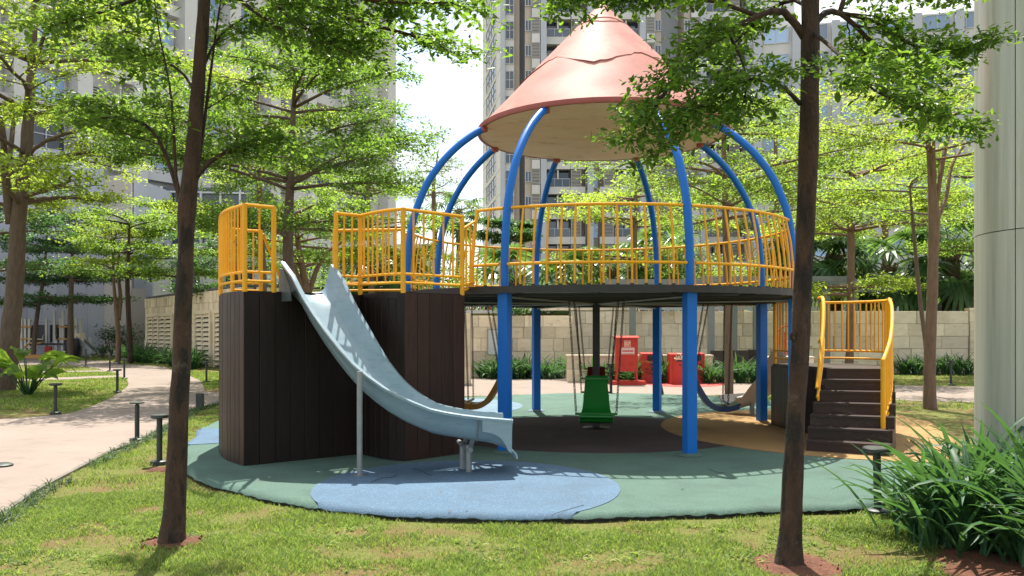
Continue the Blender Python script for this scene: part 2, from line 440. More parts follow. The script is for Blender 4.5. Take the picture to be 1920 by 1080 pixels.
def inst(src, name, c, parent, rz=None):
    """another object on the same mesh, at world point c under parent"""
    o = link(name, src.data, c, parent)
    if rz is not None:
        o.rotation_euler = (0, 0, rz)
    return o


def np_mesh(name, V, faces, m, parent=None, c=None):
    c = Vector((0, 0, 0)) if c is None else Vector(c)
    V = (np.asarray(V, dtype=np.float64) - np.array(c)).astype(np.float32)
    Fc, k = faces.shape
    me = bpy.data.meshes.new(name)
    me.vertices.add(len(V)); me.vertices.foreach_set('co', V.ravel())
    me.loops.add(Fc * k); me.loops.foreach_set('vertex_index', faces.astype(np.int32).ravel())
    me.polygons.add(Fc); me.polygons.foreach_set('loop_start', np.arange(0, Fc * k, k, dtype=np.int32))
    me.update(calc_edges=True)
    me.materials.append(m)
    return link(name, me, c, parent)


def unit(a):
    return a / np.maximum(np.linalg.norm(a, axis=1, keepdims=True), 1e-9)


def leaves_arrays(Pt, D, N, L, Wd, detailed=False):
    S = unit(np.cross(D, N))
    N = np.cross(S, D)
    L = L[:, None]; Wd = Wd[:, None]
    tip = Pt + D * L - N * L * 0.12
    if detailed:
        rows = [(.32, .24, .10), (.66, .48, .10), (.90, .34, .02)]
        rt = [Pt + D * L * a + S * Wd * w + N * (Wd * h - L * .10 * a * a) for a, w, h in rows]
        lf = [Pt + D * L * a - S * Wd * w + N * (Wd * h - L * .10 * a * a) for a, w, h in rows]
        V = np.stack([Pt] + rt + [tip] + lf[::-1], 1)
        base = np.arange(len(Pt))[:, None] * 8
        Fc = np.concatenate([base + np.array([[0, 1, 2, 3, 4]]), base + np.array([[0, 4, 5, 6, 7]])], 0)
    else:
        V = np.stack([Pt, Pt + D * L * .6 + S * Wd * .5 + N * Wd * .12, tip, Pt + D * L * .6 - S * Wd * .5 + N * Wd * .12], 1)
        base = np.arange(len(Pt))[:, None] * 4
        Fc = np.concatenate([base + np.array([[0, 1, 2]]), base + np.array([[0, 2, 3]])], 0)
    return V.reshape(-1, 3), Fc


def catmull(pts, n=6):
    pts = [Vector(p) for p in pts]
    out = []
    for i in range(len(pts) - 1):
        a, b, c, d = pts[max(i - 1, 0)], pts[i], pts[i + 1], pts[min(i + 2, len(pts) - 1)]
        for j in range(n):
            t = j / n
            out.append(0.5 * ((2 * b) + (c - a) * t + (2 * a - 5 * b + 4 * c - d) * t * t + (3 * b - a - 3 * c + d) * t ** 3))
    out.append(pts[-1])
    return out


def resample(pts, step):
    """points at about equal spacing along a polyline, ends included"""
    pts = [Vector(p) for p in pts]
    L = [0.0]
    for a, b in zip(pts, pts[1:]):
        L.append(L[-1] + (b - a).length)
    n = max(1, round(L[-1] / step))
    out, k = [], 0
    for i in range(n + 1):
        d = L[-1] * i / n
        while k < len(L) - 2 and L[k + 1] < d:
            k += 1
        t = (d - L[k]) / max(L[k + 1] - L[k], 1e-9)
        out.append(pts[k].lerp(pts[k + 1], min(1, t)))
    return out


def inside(x, y, poly):
    c = False
    n = len(poly)
    for i in range(n):
        x1, y1 = poly[i][0], poly[i][1]
        x2, y2 = poly[(i + 1) % n][0], poly[(i + 1) % n][1]
        if (y1 > y) != (y2 > y) and x < (x2 - x1) * (y - y1) / (y2 - y1) + x1:
            c = not c
    return c


def inside_np(X, Y, poly):
    c = np.zeros(len(X), bool)
    n = len(poly)
    for i in range(n):
        x1, y1 = poly[i][0], poly[i][1]
        x2, y2 = poly[(i + 1) % n][0], poly[(i + 1) % n][1]
        if y1 == y2:
            continue
        k = ((y1 > Y) != (y2 > Y)) & (X < (x2 - x1) * (Y - y1) / (y2 - y1) + x1)
        c ^= k
    return c
# ------------------------------------------------------------------ the ground, paths and rubber surface
gm = MB()
gm.add([(-420, -60, GZ), (420, -60, GZ), (420, 700, GZ), (-420, 700, GZ)], [(0, 1, 2, 3)])
tag(gm.build('ground', M['lawn'], keep=True, smooth=0), kind='structure', label='short patchy green lawn with worn brown soil patches')

gl = lambda px, py: G(px, py, GZ)
PATH = [(-8.5, 4.3), (-3.9, 4.9)] + [tuple(gl(*p)[:2]) for p in (
    (8, 960), (55, 928), (106, 900), (160, 872), (204, 849), (255, 828), (315, 794), (353, 772), (407, 758), (470, 745))] + \
    [tuple(gl(*p)[:2]) for p in ((470, 737), (407, 736), (385, 734), (381, 724), (375, 714), (353, 704), (330, 698), (319, 692), (308, 688),
                                 (280, 686), (238, 683), (204, 677.5), (140, 676), (43, 669), (-60, 668),
                                 (-60, 684), (20, 684), (140, 687), (180, 691), (195, 695), (60, 697), (58, 700), (205, 698), (226, 704), (120, 708), (26, 712),
                                 (26, 716), (120, 712), (230, 708.5), (239, 714), (241, 720), (236, 728), (213, 744), (170, 764), (128, 777), (60, 783), (0, 787), (-150, 800))]
PROM = [(-7.9, 22.3), (-4.6, 26), (-1.5, 29.2), (1.9, 29.6), (2.4, 27.2), (8, 26.6), (11, 25.2), (14, 24.4), (22, 24.6), (34, 27), (34, 17.6),
        (18, 17.9), (13, 18.3), (9.6, 19.3), (7.6, 20.6), (4.0, 21.1), (1.0, 21.0), (-1.6, 20.7), (-3.7, 20.0), (-6.9, 18.4)]


def sheet(name, poly, z, m, thick=None, **kw):
    me = bpy.data.meshes.new(name)
    import bmesh
    bm = bmesh.new()
    vs = [bm.verts.new((p[0], p[1], z)) for p in poly]
    f = bm.faces.new(vs)
    bmesh.ops.recalc_face_normals(bm, faces=[f])
    if f.normal.z < 0:
        f.normal_flip()
    bmesh.ops.triangulate(bm, faces=[f])
    if thick:
        n = len(poly)
        lo = [bm.verts.new((p[0], p[1], z - thick)) for p in poly]
        for i in range(n):
            bm.faces.new((vs[i], vs[(i + 1) % n], lo[(i + 1) % n], lo[i]))
        bmesh.ops.recalc_face_normals(bm, faces=bm.faces[:])
    bm.to_mesh(me); bm.free()
    me.materials.append(m)
    o = link(name, me, (0, 0, 0), kw.pop('parent', None))
    return tag(o, **kw)


def smooth_poly(poly, n=4):
    q = catmull([(p[0], p[1], 0) for p in poly] + [(poly[0][0], poly[0][1], 0)], n)
    return [(p.x, p.y) for p in q[:-1]]


sheet('path', PATH, GZ + 0.012, M['path'], 0.012, kind='structure', label='pale concrete footpath winding away between the lawns')
sheet('promenade', smooth_poly(PROM, 4), GZ + 0.010, M['path'], 0.010, kind='structure', label='pale concrete walk behind the rubber play surface')
# thin dark kerb along the near edge of the path
kb = MB()
edge = [Vector((p[0], p[1], GZ)) for p in PATH[1:12]]
edge = catmull(edge, 4)
for a, b in zip(edge, edge[1:]):
    kb.bar(a + Vector((.02, 0, .006)), b + Vector((.02, 0, .006)), 0.05, 0.05)
tag(kb.build('kerb', M['kerb'], smooth=0), kind='structure', label='thin dark kerb along the near edge of the footpath')

# rubber surface: a star-shaped outline about its middle
PC = (1.2, 13.1)
_tr = [(425, 790), (384, 806), (362, 830), (346, 866), (349, 893), (380, 912), (450, 931), (520, 949), (600, 963), (700, 974), (800, 979), (900, 982), (1000, 983),
       (1090, 982), (1200, 977), (1300, 974), (1400, 970), (1500, 967), (1600, 963), (1670, 948), (1725, 915), (1760, 880), (1785, 850), (1770, 818), (1720, 793),
       (1640, 775), (1560, 766), (1440, 757), (1330, 748), (1200, 743), (1080, 742), (985, 745), (900, 749), (840, 752)]
_pts = [gl(*p) for p in _tr] + [Vector((-3.4, 17.4, 0)), Vector((-4.6, 15.6, 0))]
_ang = sorted((math.atan2(p.y - PC[1], p.x - PC[0]), math.hypot(p.x - PC[0], p.y - PC[1])) for p in _pts)


def rpad(th):
    th = math.atan2(math.sin(th), math.cos(th))
    A = [a for a, r in _ang]
    k = 0
    while k < len(A) and A[k] <= th:
        k += 1
    a0, r0 = _ang[k - 1]
    a1, r1 = _ang[k % len(A)]
    if a1 <= a0: a1 += 2 * math.pi
    t = ((th - a0) % (2 * math.pi)) / (a1 - a0)
    t = t * t * (3 - 2 * t) * 0.6 + t * 0.4
    r = r0 + (r1 - r0) * t
    w = Vector((math.cos(th) * 30, math.sin(th) * 30, 0))
    return r + 0.035 * noise.noise(w * 0.35) + 0.012 * noise.noise(w * 2.2)


def pad_sheet(name, pts, m, z, parent=None, **kw):
    """pts (x, y, on_boundary): flat top at z, rounded drop along the pad's own edge, short drop elsewhere"""
    mb = MB()
    n = len(pts)
    top, mid, low = [], [], []
    for x, y, on in pts:
        dx, dy = x - PC[0], y - PC[1]
        r = math.hypot(dx, dy)
        ex, ey = dx / r, dy / r
        if on:
            j = 0.010 * noise.noise(Vector((x * 9, y * 9, 3))) + .006 * noise.noise(Vector((x * 31, y * 31, 8)))
            top.append((x - ex * .10, y - ey * .10, z)); mid.append((x - ex * .015, y - ey * .015, z - .020 + j)); low.append((x, y, z - .045 + j * 1.5))
        else:
            top.append((x, y, z)); mid.append((x, y, z - .006)); low.append((x, y, z - .008))
    mb.add(top + mid + low, [tuple(range(n))] + [(i + n, (i + 1) % n + n, (i + 1) % n, i) for i in range(n)] +
           [(i + 2 * n, (i + 1) % n + 2 * n, (i + 1) % n + n, i + n) for i in range(n)])
    o = mb.build(name, m, parent, smooth=50)
    return tag(o, **kw)


pad_pts = []
for i in range(1100):
    th = -math.pi + 2 * math.pi * i / 1100
    r = rpad(th)
    pad_pts.append((PC[0] + r * math.cos(th), PC[1] + r * math.sin(th), True))
pad = pad_sheet('playground_surface', pad_pts, M['pad_green'], 0.0, kind='structure', label='green rubber play surface with rounded edge and coloured patches')
# black skirt: shade of the gap under the rubber edge put into colour
sk = MB()
n_ = len(pad_pts)
ring = [(PC[0] + (x - PC[0]) * .992, PC[1] + (y - PC[1]) * .992) for x, y, _ in pad_pts]
sk.add([(x, y, -.028) for x, y in ring] + [(x, y, GZ - .02) for x, y in ring], [(i, (i + 1) % n_, (i + 1) % n_ + n_, i + n_) for i in range(n_)])
sk.build('shade_gap_skirt', M['black'], pad, smooth=0)


def patch(c, rx, ry, rot, m, z, label):
    out = []
    for i in range(220):
        a = 2 * math.pi * i / 220
        x, y = rx * math.cos(a), ry * math.sin(a)
        x, y = c[0] + x * math.cos(rot) - y * math.sin(rot), c[1] + x * math.sin(rot) + y * math.cos(rot)
        dx, dy = x - PC[0], y - PC[1]
        th, r = math.atan2(dy, dx), math.hypot(dx, dy)
        R = rpad(th)
        if r > R - .03:
            out.append((PC[0] + (R + .004) * math.cos(th), PC[1] + (R + .004) * math.sin(th), True))
        else:
            out.append((x, y, False))
    pad_sheet('rubber_patch', out, m, z, pad, label=label)


patch((1.2, 12.85), 2.35, 2.25, 0, M['pad_purple'], .004, 'maroon round patch under the round deck')
patch((5.45, 13.1), 3.05, 3.35, 0, M['pad_orange'], .008, 'orange round patch around the stairs')
patch((-0.45, 8.35), 1.52, 1.62, 0, M['pad_blue'], .006, 'blue round patch below the big slide')
patch((-1.2, 17.3), 1.42, 1.9, 0, M['pad_paleblue'], .005, 'pale blue patch under the ochre swing')
patch((-4.6, 12.3), .95, .95, 0, M['pad_blue'], .007, 'blue patch behind the timber tower')
# cracks in the rubber: thin dark slivers
cr = MB()
for pts in ([(775, 880), (790, 884), (800, 890), (812, 894)], [(1330, 880), (1345, 886), (1360, 889)], [(700, 905), (715, 899), (735, 897), (742, 890)], [(1028, 974), (1040, 966), (1062, 960), (1098, 949)]):
    q = catmull([G(*p) + Vector((rnd.uniform(-.02, .02), rnd.uniform(-.03, .03), .012)) for p in pts], 4)
    for a, b in zip(q, q[1:]):
        cr.bar(a, b, 0.004, 0.003)
cr.build('crack', M['black'], pad, smooth=0)

# soil around the two near trunks and under the right hand plants


def soil(c, rx, ry, seed, label):
    rg = 10
    mb = MB()
    v, f = [], []
    n = 40
    v.append((c[0], c[1], GZ + .035))
    for k in range(1, rg + 1):
        for j in range(n):
            a = 2 * math.pi * j / n
            w = 1 + .28 * noise.noise(Vector((math.cos(a) * 1.7 + seed, math.sin(a) * 1.7, seed)))
            t = k / rg
            z = GZ + .035 * (1 - t * t) + .018 * (1 - t) * noise.noise(Vector((t * 9 * math.cos(a), t * 9 * math.sin(a), seed))) + (.004 if k < rg else -.004)
            v.append((c[0] + rx * w * t * math.cos(a), c[1] + ry * w * t * math.sin(a), z))
    for j in range(n):
        f.append((0, 1 + j, 1 + (j + 1) % n))
    for k in range(rg - 1):
        for j in range(n):
            a, b = 1 + k * n + j, 1 + k * n + (j + 1) % n
            f.append((a, a + n, b + n, b))
    mb.add(v, f)
    tag(mb.build('soil_patch', M['soil'], smooth=180), label=label, kind='structure')


SOILS = [((-2.60, 6.42), .24, .19), ((1.97, 5.76), .33, .36), ((3.35, 5.2), .50, 1.15), ((-4.10, 9.75), .20, .14)]
for k, (c, rx, ry) in enumerate(SOILS):
    soil(c, rx, ry, 3.1 * k + 1, ['red soil around the foot of the near left trunk', 'red soil around the foot of the near right trunk', 'red soil under the strap-leaved plants at the column',
                                   'worn red soil at the foot of the disc-topped bollard'][k])
# crumbs of soil
cm = MB()
for c, rx, ry in SOILS[:3]:
    for _ in range(90):
        a, t = rnd.uniform(0, 6.283), rnd.uniform(0, 1.15)
        x, y, s = c[0] + rx * t * math.cos(a), c[1] + ry * t * math.sin(a), rnd.uniform(.006, .02)
        q = [(x + s * rnd.uniform(-1, 1) * .6 + s * dx, y + s * dy, GZ + .03 * (1 - t * .8) + s * dz) for dx, dy, dz in ((1, 0, 0), (-.6, .8, 0), (-.6, -.8, 0), (0, 0, 1.1))]
        cm.add(q, [(0, 1, 3), (1, 2, 3), (2, 0, 3)])
tag(cm.build('soil_crumbs', M['soil'], smooth=0), kind='stuff', label='loose red soil crumbs')
# ------------------------------------------------------------------ the play structure
CX, CY = 1.344, 13.30
TH = math.atan2(CX, CY)
UX, UY = Vector((math.cos(TH), -math.sin(TH), 0)), Vector((math.sin(TH), math.cos(TH), 0))
CC = Vector((CX, CY, 0))


def rp(r, phi, z):
    a = math.radians(phi)
    return CC + UX * (r * math.cos(a)) + UY * (r * math.sin(a)) + Vector((0, 0, z))


PS = empty('play_structure', (CX, CY, 0), 'large blue and yellow play structure with pink cone roof, timber tower and grey slide', 'play structure')
POSTS = [22.5 + 45 * k for k in range(8)]
RP = 3.03
ARC = [(2.02, 3.03), (2.4, 3.035), (2.8, 3.01), (3.23, 2.94), (3.6, 2.81), (3.84, 2.69), (4.12, 2.49), (4.36, 2.26), (4.55, 2.02), (4.66, 1.84)]
for phi in POSTS:
    mb = MB()
    a = math.atan2(*(reversed((rp(1, phi, 0) - CC)[:2])))
    p = rp(RP, phi, 0)
    mb.box((p.x, p.y, 1.012), (.135, .135, 2.025), a)
    post = mb.build('post', M['blue'], PS)
    fm = MB(); fm.lathe([(.17, 0.004), (.165, .012), (.12, .03), (.075, .035)], (p.x, p.y, 0), 20)
    fm.build('footing', M['pad_green'] if phi in (247.5, 292.5, 202.5) else M['pad_paleblue'] if 40 < phi < 120 else M['pad_orange'], post)
    am = MB()
    am.tube(catmull([rp(r, phi, z) for z, r in ARC], 4), .054, 12)
    ob = am.build('roof_arch', M['blue'], PS)
    jm = MB(); q = rp(1.86, phi, 4.655); jm.lathe([(.0, .05), (.062, .03), (.066, -.05), (.0, -.07)], q, 12, close=False)
    jm.build('bracket', M['rim'], ob)
mb = MB(); mb.box((CX, CY, 1.01), (.115, .115, 2.02), -TH)
mb.build('centre_post', M['black'], PS)
mb = MB(); mb.lathe([(.22, 0.006), (.2, .02), (.06, .025)], (CX, CY, 0.004), 18)
mb.build('base_plate', M['black'], PS)

# round deck: planks, rim, joists, pale rods
deck = MB(); RR = 3.2
n = 96
o_ = [rp(RR, 360 * i / n, 0) for i in range(n)]; i_ = [rp(RR - .05, 360 * i / n, 0) for i in range(n)]
for j in range(n):
    k = (j + 1) % n
    deck.add([Vector((*o_[j][:2], 2.03)), Vector((*o_[k][:2], 2.03)), Vector((*i_[k][:2], 2.03)), Vector((*i_[j][:2], 2.03)),
              Vector((*o_[j][:2], 2.118)), Vector((*o_[k][:2], 2.118)), Vector((*i_[k][:2], 2.118)), Vector((*i_[j][:2], 2.118))],
             [(0, 1, 5, 4), (3, 7, 6, 2), (4, 5, 6, 7), (3, 2, 1, 0)])
round_deck = deck.build('round_deck', M['black'], PS)
v = -RR + .1
while v < RR - .08:
    hw = math.sqrt(max(.02, (RR - .055) ** 2 - max(abs(v - .07), abs(v + .07)) ** 2))
    mb = MB()
    c = CC + UY * v
    mb.box((c.x, c.y, 2.095), (2 * hw, .138, .028), -TH)
    mb.build('plank', M['brown'], round_deck)
    v += .148
for u in (-2.1, -1.05, 0, 1.05, 2.1):
    mb = MB(); h = math.sqrt(RR ** 2 - u * u) - .08
    a, b = CC + UX * u - UY * h, CC + UX * u + UY * h
    mb.bar(a + Vector((0, 0, 2.055)), b + Vector((0, 0, 2.055)), .05, .045)
    mb.build('joist', M['black'], round_deck)
for v in np.arange(-2.6, 2.7, .65):
    mb = MB(); h = math.sqrt(RR ** 2 - v * v) - .08
    mb.bar(CC - UX * h + UY * v + Vector((0, 0, 2.02)), CC + UX * h + UY * v + Vector((0, 0, 2.02)), .04, .04)
    mb.build('joist', M['black'], round_deck)
for phi in POSTS:
    mb = MB(); mb.tube([rp(.08, phi, 1.985), rp(2.95, phi, 1.985)], .013, 6)
    mb.build('brace_rod', M['rod'], round_deck)

# railing round the deck, one panel per bay
RAILP = [(2.135, 3.07), (2.40, 3.075), (2.8, 3.035), (3.13, 2.965)]


def bal_pts(phi, z0=2.12, z1=3.12):
    zs = [z0] + [z for z in (2.4, 2.8) if z0 < z < z1] + [z1]
    return [rp(np.interp(z, [a for a, b in RAILP], [b for a, b in RAILP]), phi, z) for z in zs]


def arc_panel(ph0, ph1, step=3.2, endpost=(False, False)):
    mb = MB()
    k = max(4, int(abs(ph1 - ph0) / 2.5))
    top = [rp(2.965, ph0 + (ph1 - ph0) * i / k, 3.13) for i in range(k + 1)]
    mb.tube(top, .0205, 8)
    pn = mb.build('railing', M['yellow'], PS)
    mb = MB(); mb.tube([rp(3.075, ph0 + (ph1 - ph0) * i / k, 2.40) for i in range(k + 1)], .0195, 8)
    mb.build('lower_rail', M['yellow'], pn)
    m_ = max(2, round(abs(ph1 - ph0) / step))
    for i in range(1, m_):
        ph = ph0 + (ph1 - ph0) * i / m_
        b = MB(); b.tube(bal_pts(ph), .0145, 6)
        b.build('baluster', M['yellow'], pn)
        b = MB(); q = rp(3.07, ph, 2.118); b.box((q.x, q.y, q.z + .012), (.04, .04, .024), -TH)
        b.build('foot', M['black'], pn)
    for e, ph in zip(endpost, (ph0, ph1)):
        if e:
            b = MB(); b.tube(bal_pts(ph, 2.12, 3.14), .024, 8); b.build('end_post', M['yellow'], pn)


for a, b, e in ((-121.5, -112.5, (True, False)), (-112.5, -67.5, (False, False)), (-67.5, -22.5, (False, False)), (-22.5, 22.5, (False, False)),
                (22.5, 67.5, (False, False)), (67.5, 112.5, (False, False)), (112.5, 157.5, (False, False)), (157.5, 178, (False, True))):
    g = 1.15
    arc_panel(a + (0 if e[0] else g), b - (0 if e[1] else g), endpost=e)

# cone roof
RC = 1.96
cc = CC + UX * .09
NSEG = 96
ZR = 4.70


def cone_ring(t, off=0.0, wob=0.0):
    """t from 0 at the eave to 1 at the apex"""
    out = []
    for j in range(NSEG):
        a = 2 * math.pi * j / NSEG
        r = RC * (1 - t) + off + wob * noise.noise(Vector((math.cos(a) * 2, math.sin(a) * 2, t * 6)))
        out.append((cc.x + r * math.cos(a), cc.y + r * math.sin(a), ZR + .03 + t * 2.06))
    return out


mb = MB()
mb.loft([cone_ring(t, 0, .02) for t in np.linspace(0, .985, 22)])
roof = mb.build('cone_roof', M['pink'], PS, smooth=60)
mb = MB()      # upper sheet laps over the lower one along a wavy line
rings = []
wave = []
for j in range(NSEG):
    a = 2 * math.pi * j / NSEG
    w = .40 + .050 * math.asin(.97 * math.sin(5 * a + .9)) / 1.2 + .016 * noise.noise(Vector((a * 11, 0, 0)))
    wave.append(w)
for s in (0, .002, .25, .5, .75, 1):
    rg = []
    for j in range(NSEG):
        a = 2 * math.pi * j / NSEG
        t = wave[j] + (.975 - wave[j]) * s
        off = .004 if s == 0 else .013 + .006 * noise.noise(Vector((a * 4, s * 3, 0)))
        r = RC * (1 - t) + off
        rg.append((cc.x + r * math.cos(a), cc.y + r * math.sin(a), ZR + .03 + t * 2.06))
    rings.append(rg)
mb.loft(rings, caps=False)
mb.build('upper_roof_sheet', M['pink'], roof, smooth=60)
mb = MB()
for j in range(NSEG):
    a0, a1 = 2 * math.pi * j / NSEG, 2 * math.pi * (j + 1) / NSEG
    q = []
    for a, w in ((a0, wave[j]), (a1, wave[(j + 1) % NSEG])):
        r = RC * (1 - w) + .014
        q.append(Vector((cc.x + r * math.cos(a), cc.y + r * math.sin(a), ZR + .03 + w * 2.06)))
    mb.bar(q[0], q[1], .008, .010)
mb.build('seam', M['rim'], roof, smooth=0)
mb = MB()
t = .80
mb.tube([(cc.x + (RC * (1 - t) + .03) * math.cos(a), cc.y + (RC * (1 - t) + .03) * math.sin(a), ZR + .03 + t * 2.06 + .02 * math.sin(3 * a)) for a in np.linspace(0, 2 * math.pi, 40)], .009, 5)
mb.build('seam', M['pink'], roof)
mb = MB(); mb.lathe([(.045, -.03), (.04, .03), (.015, .06), (0, .065)], (cc.x, cc.y, ZR + 2.07), 12, close=False)
mb.build('roof_tip', M['pink'], roof)
mb = MB()
mb.lathe([(RC - .03, -.035), (RC + .02, -.035), (RC + .028, -.005), (RC + .022, .035), (RC - .02, .04)], (cc.x, cc.y, ZR), NSEG, close=False)
mb.build('roof_rim', M['rim'], roof)
mb = MB()
rings = []
for i in range(14):
    t = i / 13
    rings.append([(cc.x + max(.001, (RC - .02) * (1 - t)) * math.cos(2 * math.pi * j / NSEG), cc.y + max(.001, (RC - .02) * (1 - t)) * math.sin(2 * math.pi * j / NSEG),
                   ZR - .03 - .05 * math.sin(t * math.pi / 2) + .022 * noise.noise(Vector((t * 5 * math.cos(2 * math.pi * j / NSEG), t * 5 * math.sin(2 * math.pi * j / NSEG), 2)))) for j in range(NSEG)])
mb.loft(list(rings), caps=False)
mb.build('roof_soffit', M['soffit'], roof, smooth=180)

# timber tower
V2 = lambda x, y, z=0: Vector((x, y, z))
TA, TB, TCn, TD = V2(-3.08, 9.575), V2(-1.9, 10.5), V2(-1.275, 9.92), V2(-.60, 10.58)
arcL = catmull([TA, V2(-3.42, 10.0), V2(-3.66, 10.45), V2(-3.86, 11.0), V2(-4.0, 11.55), V2(-3.75, 12.05)], 6)
arcB = catmull([TB, V2(-1.72, 10.27), V2(-1.50, 10.05), TCn], 6)
back = [V2(-3.75, 12.05), V2(-1.72, 12.15)]
WALL_T = 2.005


def wall(path, step, name='timber_wall', mirror=False, z0=0.0, z1=None, parent=None, m='brown'):
    z1 = z1 or WALL_T
    pts = resample(path, step)
    first = None
    for i, (a, b) in enumerate(zip(pts, pts[1:])):
        d = (b - a).normalized(); nn = Vector((d.y, -d.x, 0))
        if mirror: nn = -nn
        j = rnd.uniform(-.002, .004)
        a2, b2 = a + d * .0016, b - d * .0016
        q = [a2 + nn * j, b2 + nn * j, b2 - nn * .03, a2 - nn * .03]
        if mirror: q = [q[3], q[2], q[1], q[0]]
        mb = MB()
        # slightly eased long edges so the joints read
        e = .005
        prof = [a2 - nn * .03, a2 + nn * (j - e), a2 + d * e + nn * j, b2 - d * e + nn * j, b2 + nn * (j - e), b2 - nn * .03]
        if mirror: prof = prof[::-1]
        mb.prism([(p.x, p.y) for p in (prof if not mirror else prof)], z0 + .004, z1 + rnd.uniform(-.004, .002))
        if first is None:
            first = mb.build(name, M[m], parent or PS)
        else:
            mb.build('plank', M[m], first)
    return first


wall([TA, TB], .186, m='brown_front')
wall(arcB, .13, m='brown_front')
wall([TCn, TD], .185, m='brown_red')
wall([arcL[-1 - i] for i in range(len(arcL))], .135, m='brown_red')
wall([V2(-1.72, 12.15), V2(-3.75, 12.05)], .15)
wall([TD, V2(-.98, 11.05)], .15)
dk = [TA] + arcL[1:] + back[1:] + [V2(-1.6, 12.0), V2(-1.25, 11.3), V2(-.98, 11.05), TD, TCn] + arcB[-2:0:-1] + [TB]
c_ = sum(dk, Vector()) / len(dk)
mb = MB()
poly = [(p.x, p.y) for p in dk][::-1]
# keep the top a little inside the planks
poly = [(c_.x + (x - c_.x) * .992, c_.y + (y - c_.y) * .992) for x, y in poly]
if sum(poly[i][0] * poly[(i + 1) % len(poly)][1] - poly[(i + 1) % len(poly)][0] * poly[i][1] for i in range(len(poly))) < 0:
    poly = poly[::-1]
mb.prism(poly, WALL_T - .06, WALL_T + .012)
mb.build('tower_deck', M['brown'], PS, smooth=0)
for path in ([TA, TB], arcB, [TCn, TD], arcL[::-1], [V2(-1.72, 12.15), V2(-3.75, 12.05)]):      # dark lining behind the planks so no light shows through the joints
    pts = resample(path, .2); mb = MB(); off = []
    for i, p in enumerate(pts):
        d = (pts[min(i + 1, len(pts) - 1)] - pts[max(i - 1, 0)]).normalized(); off.append(p - Vector((d.y, -d.x, 0)) * .045)
    k = len(off)
    mb.add([(p.x, p.y, .01) for p in off] + [(p.x, p.y, WALL_T - .07) for p in off], [(i, i + 1, i + 1 + k, i + k) for i in range(k - 1)])
    mb.build('wall_lining', M['black'], PS, smooth=0)


def rail_panel(path, z, top=1.0, lo=.23, lo2=.125, lo3=None, step=.115, posts=(1, 1), rt=.02, name='railing', bal_to=None, parent=None):
    """straight or curved railing panel standing at height z along path"""
    pts = resample(path, .1)
    up = lambda h: [p + Vector((0, 0, z + h)) for p in pts]
    mb = MB(); mb.tube(up(top), rt + .002, 8)
    pn = mb.build(name, M['yellow'], parent or PS)
    for h in (lo, lo2, lo3):
        if h:
            mb = MB(); mb.tube(up(h), rt - .004, 8); mb.build('lower_rail', M['yellow'], pn)
    bp = resample(path, step)
    for p in bp[1:-1]:
        b = MB(); b.tube([p + Vector((0, 0, z + (bal_to if bal_to is not None else lo))), p + Vector((0, 0, z + top))], .0135, 6); b.build('baluster', M['yellow'], pn)
    for k, p in zip(posts, (pts[0], pts[-1])):
        if k:
            b = MB(); b.tube([p + Vector((0, 0, z)), p + Vector((0, 0, z + top + .012))], .029, 10); b.build('railing_post', M['yellow'], pn)
    return pn


def ins(p, k=.985):
    return c_ + (p - c_) * k


wd = (TB - TA).normalized()
rail_panel([ins(p) for p in arcL[:19]], WALL_T, step=.10, posts=(1, 1))
sa, sb = ins(TA), ins(TB)
rail_panel([sa, sa.lerp(sb, .235)], WALL_T, step=.16, posts=(0, 1))
rail_panel([sa.lerp(sb, .775), sb], WALL_T, step=.13, posts=(1, 1))
rail_panel([ins(p) for p in arcB], WALL_T, step=.105, posts=(0, 0))
rail_panel([ins(TCn), ins(TD)], WALL_T, step=.165, posts=(1, 1))
rail_panel([V2(-3.93, 11.72), V2(-3.74, 11.9), V2(-3.60, 11.95)], WALL_T, step=.10, posts=(1, 1), top=.98)
rail_panel([V2(-2.53, 11.9), V2(-1.55, 11.8)], WALL_T, step=.13, posts=(1, 1), top=.98)
rail_panel([V2(-2.53, 11.9), V2(-2.60, 12.2)], WALL_T, step=.06, posts=(0, 1), top=.96)
mb = MB(); mb.tube([V2(-3.58, 11.97, 2.95), V2(-3.52, 12.3, 2.6), V2(-3.45, 12.9, 2.0)], .02, 8); mb.build('stair_handrail', M['yellow'], PS)
# link between tower and round deck: lower short railing rising towards the round deck
e0, e1 = ins(TD) + Vector((0, 0, 0)), rp(3.03, -121.5, 0)
mb = MB(); mb.tube([e0 + V2(0, 0, WALL_T + .84), e1 + V2(0, 0, 2.98)], .018, 8)
pn = mb.build('railing', M['yellow'], PS)
for h in (.13, .06):
    mb = MB(); mb.tube([e0 + V2(0, 0, WALL_T + h), e1 + V2(0, 0, WALL_T + h + .06)], .014, 8); mb.build('lower_rail', M['yellow'], pn)
for t in (.33, .66):
    b = MB(); p = e0.lerp(e1, t); b.tube([p + V2(0, 0, WALL_T + .1), p + V2(0, 0, WALL_T + .84 + .12 * t)], .0135, 6); b.build('baluster', M['yellow'], pn)
# far side of the link: a slanting railing from the tower's back corner to the round deck
f0, f1 = V2(-1.50, 11.9), rp(2.98, 178, 0)
rail_panel([V2(-1.42, 12.25), rp(3.02, 190, 0), f1], WALL_T + .06, top=1.0, lo=.26, step=.12, posts=(0, 0))


# ---- the big slide
def bez(P0, P1, P2, P3, t):
    return P0 * (1 - t) ** 3 + P1 * 3 * t * (1 - t) ** 2 + P2 * 3 * t * t * (1 - t) + P3 * t ** 3


def bezd(P0, P1, P2, P3, t):
    return ((P1 - P0) * 3 * (1 - t) ** 2 + (P2 - P1) * 6 * t * (1 - t) + (P3 - P2) * 3 * t * t).normalized()


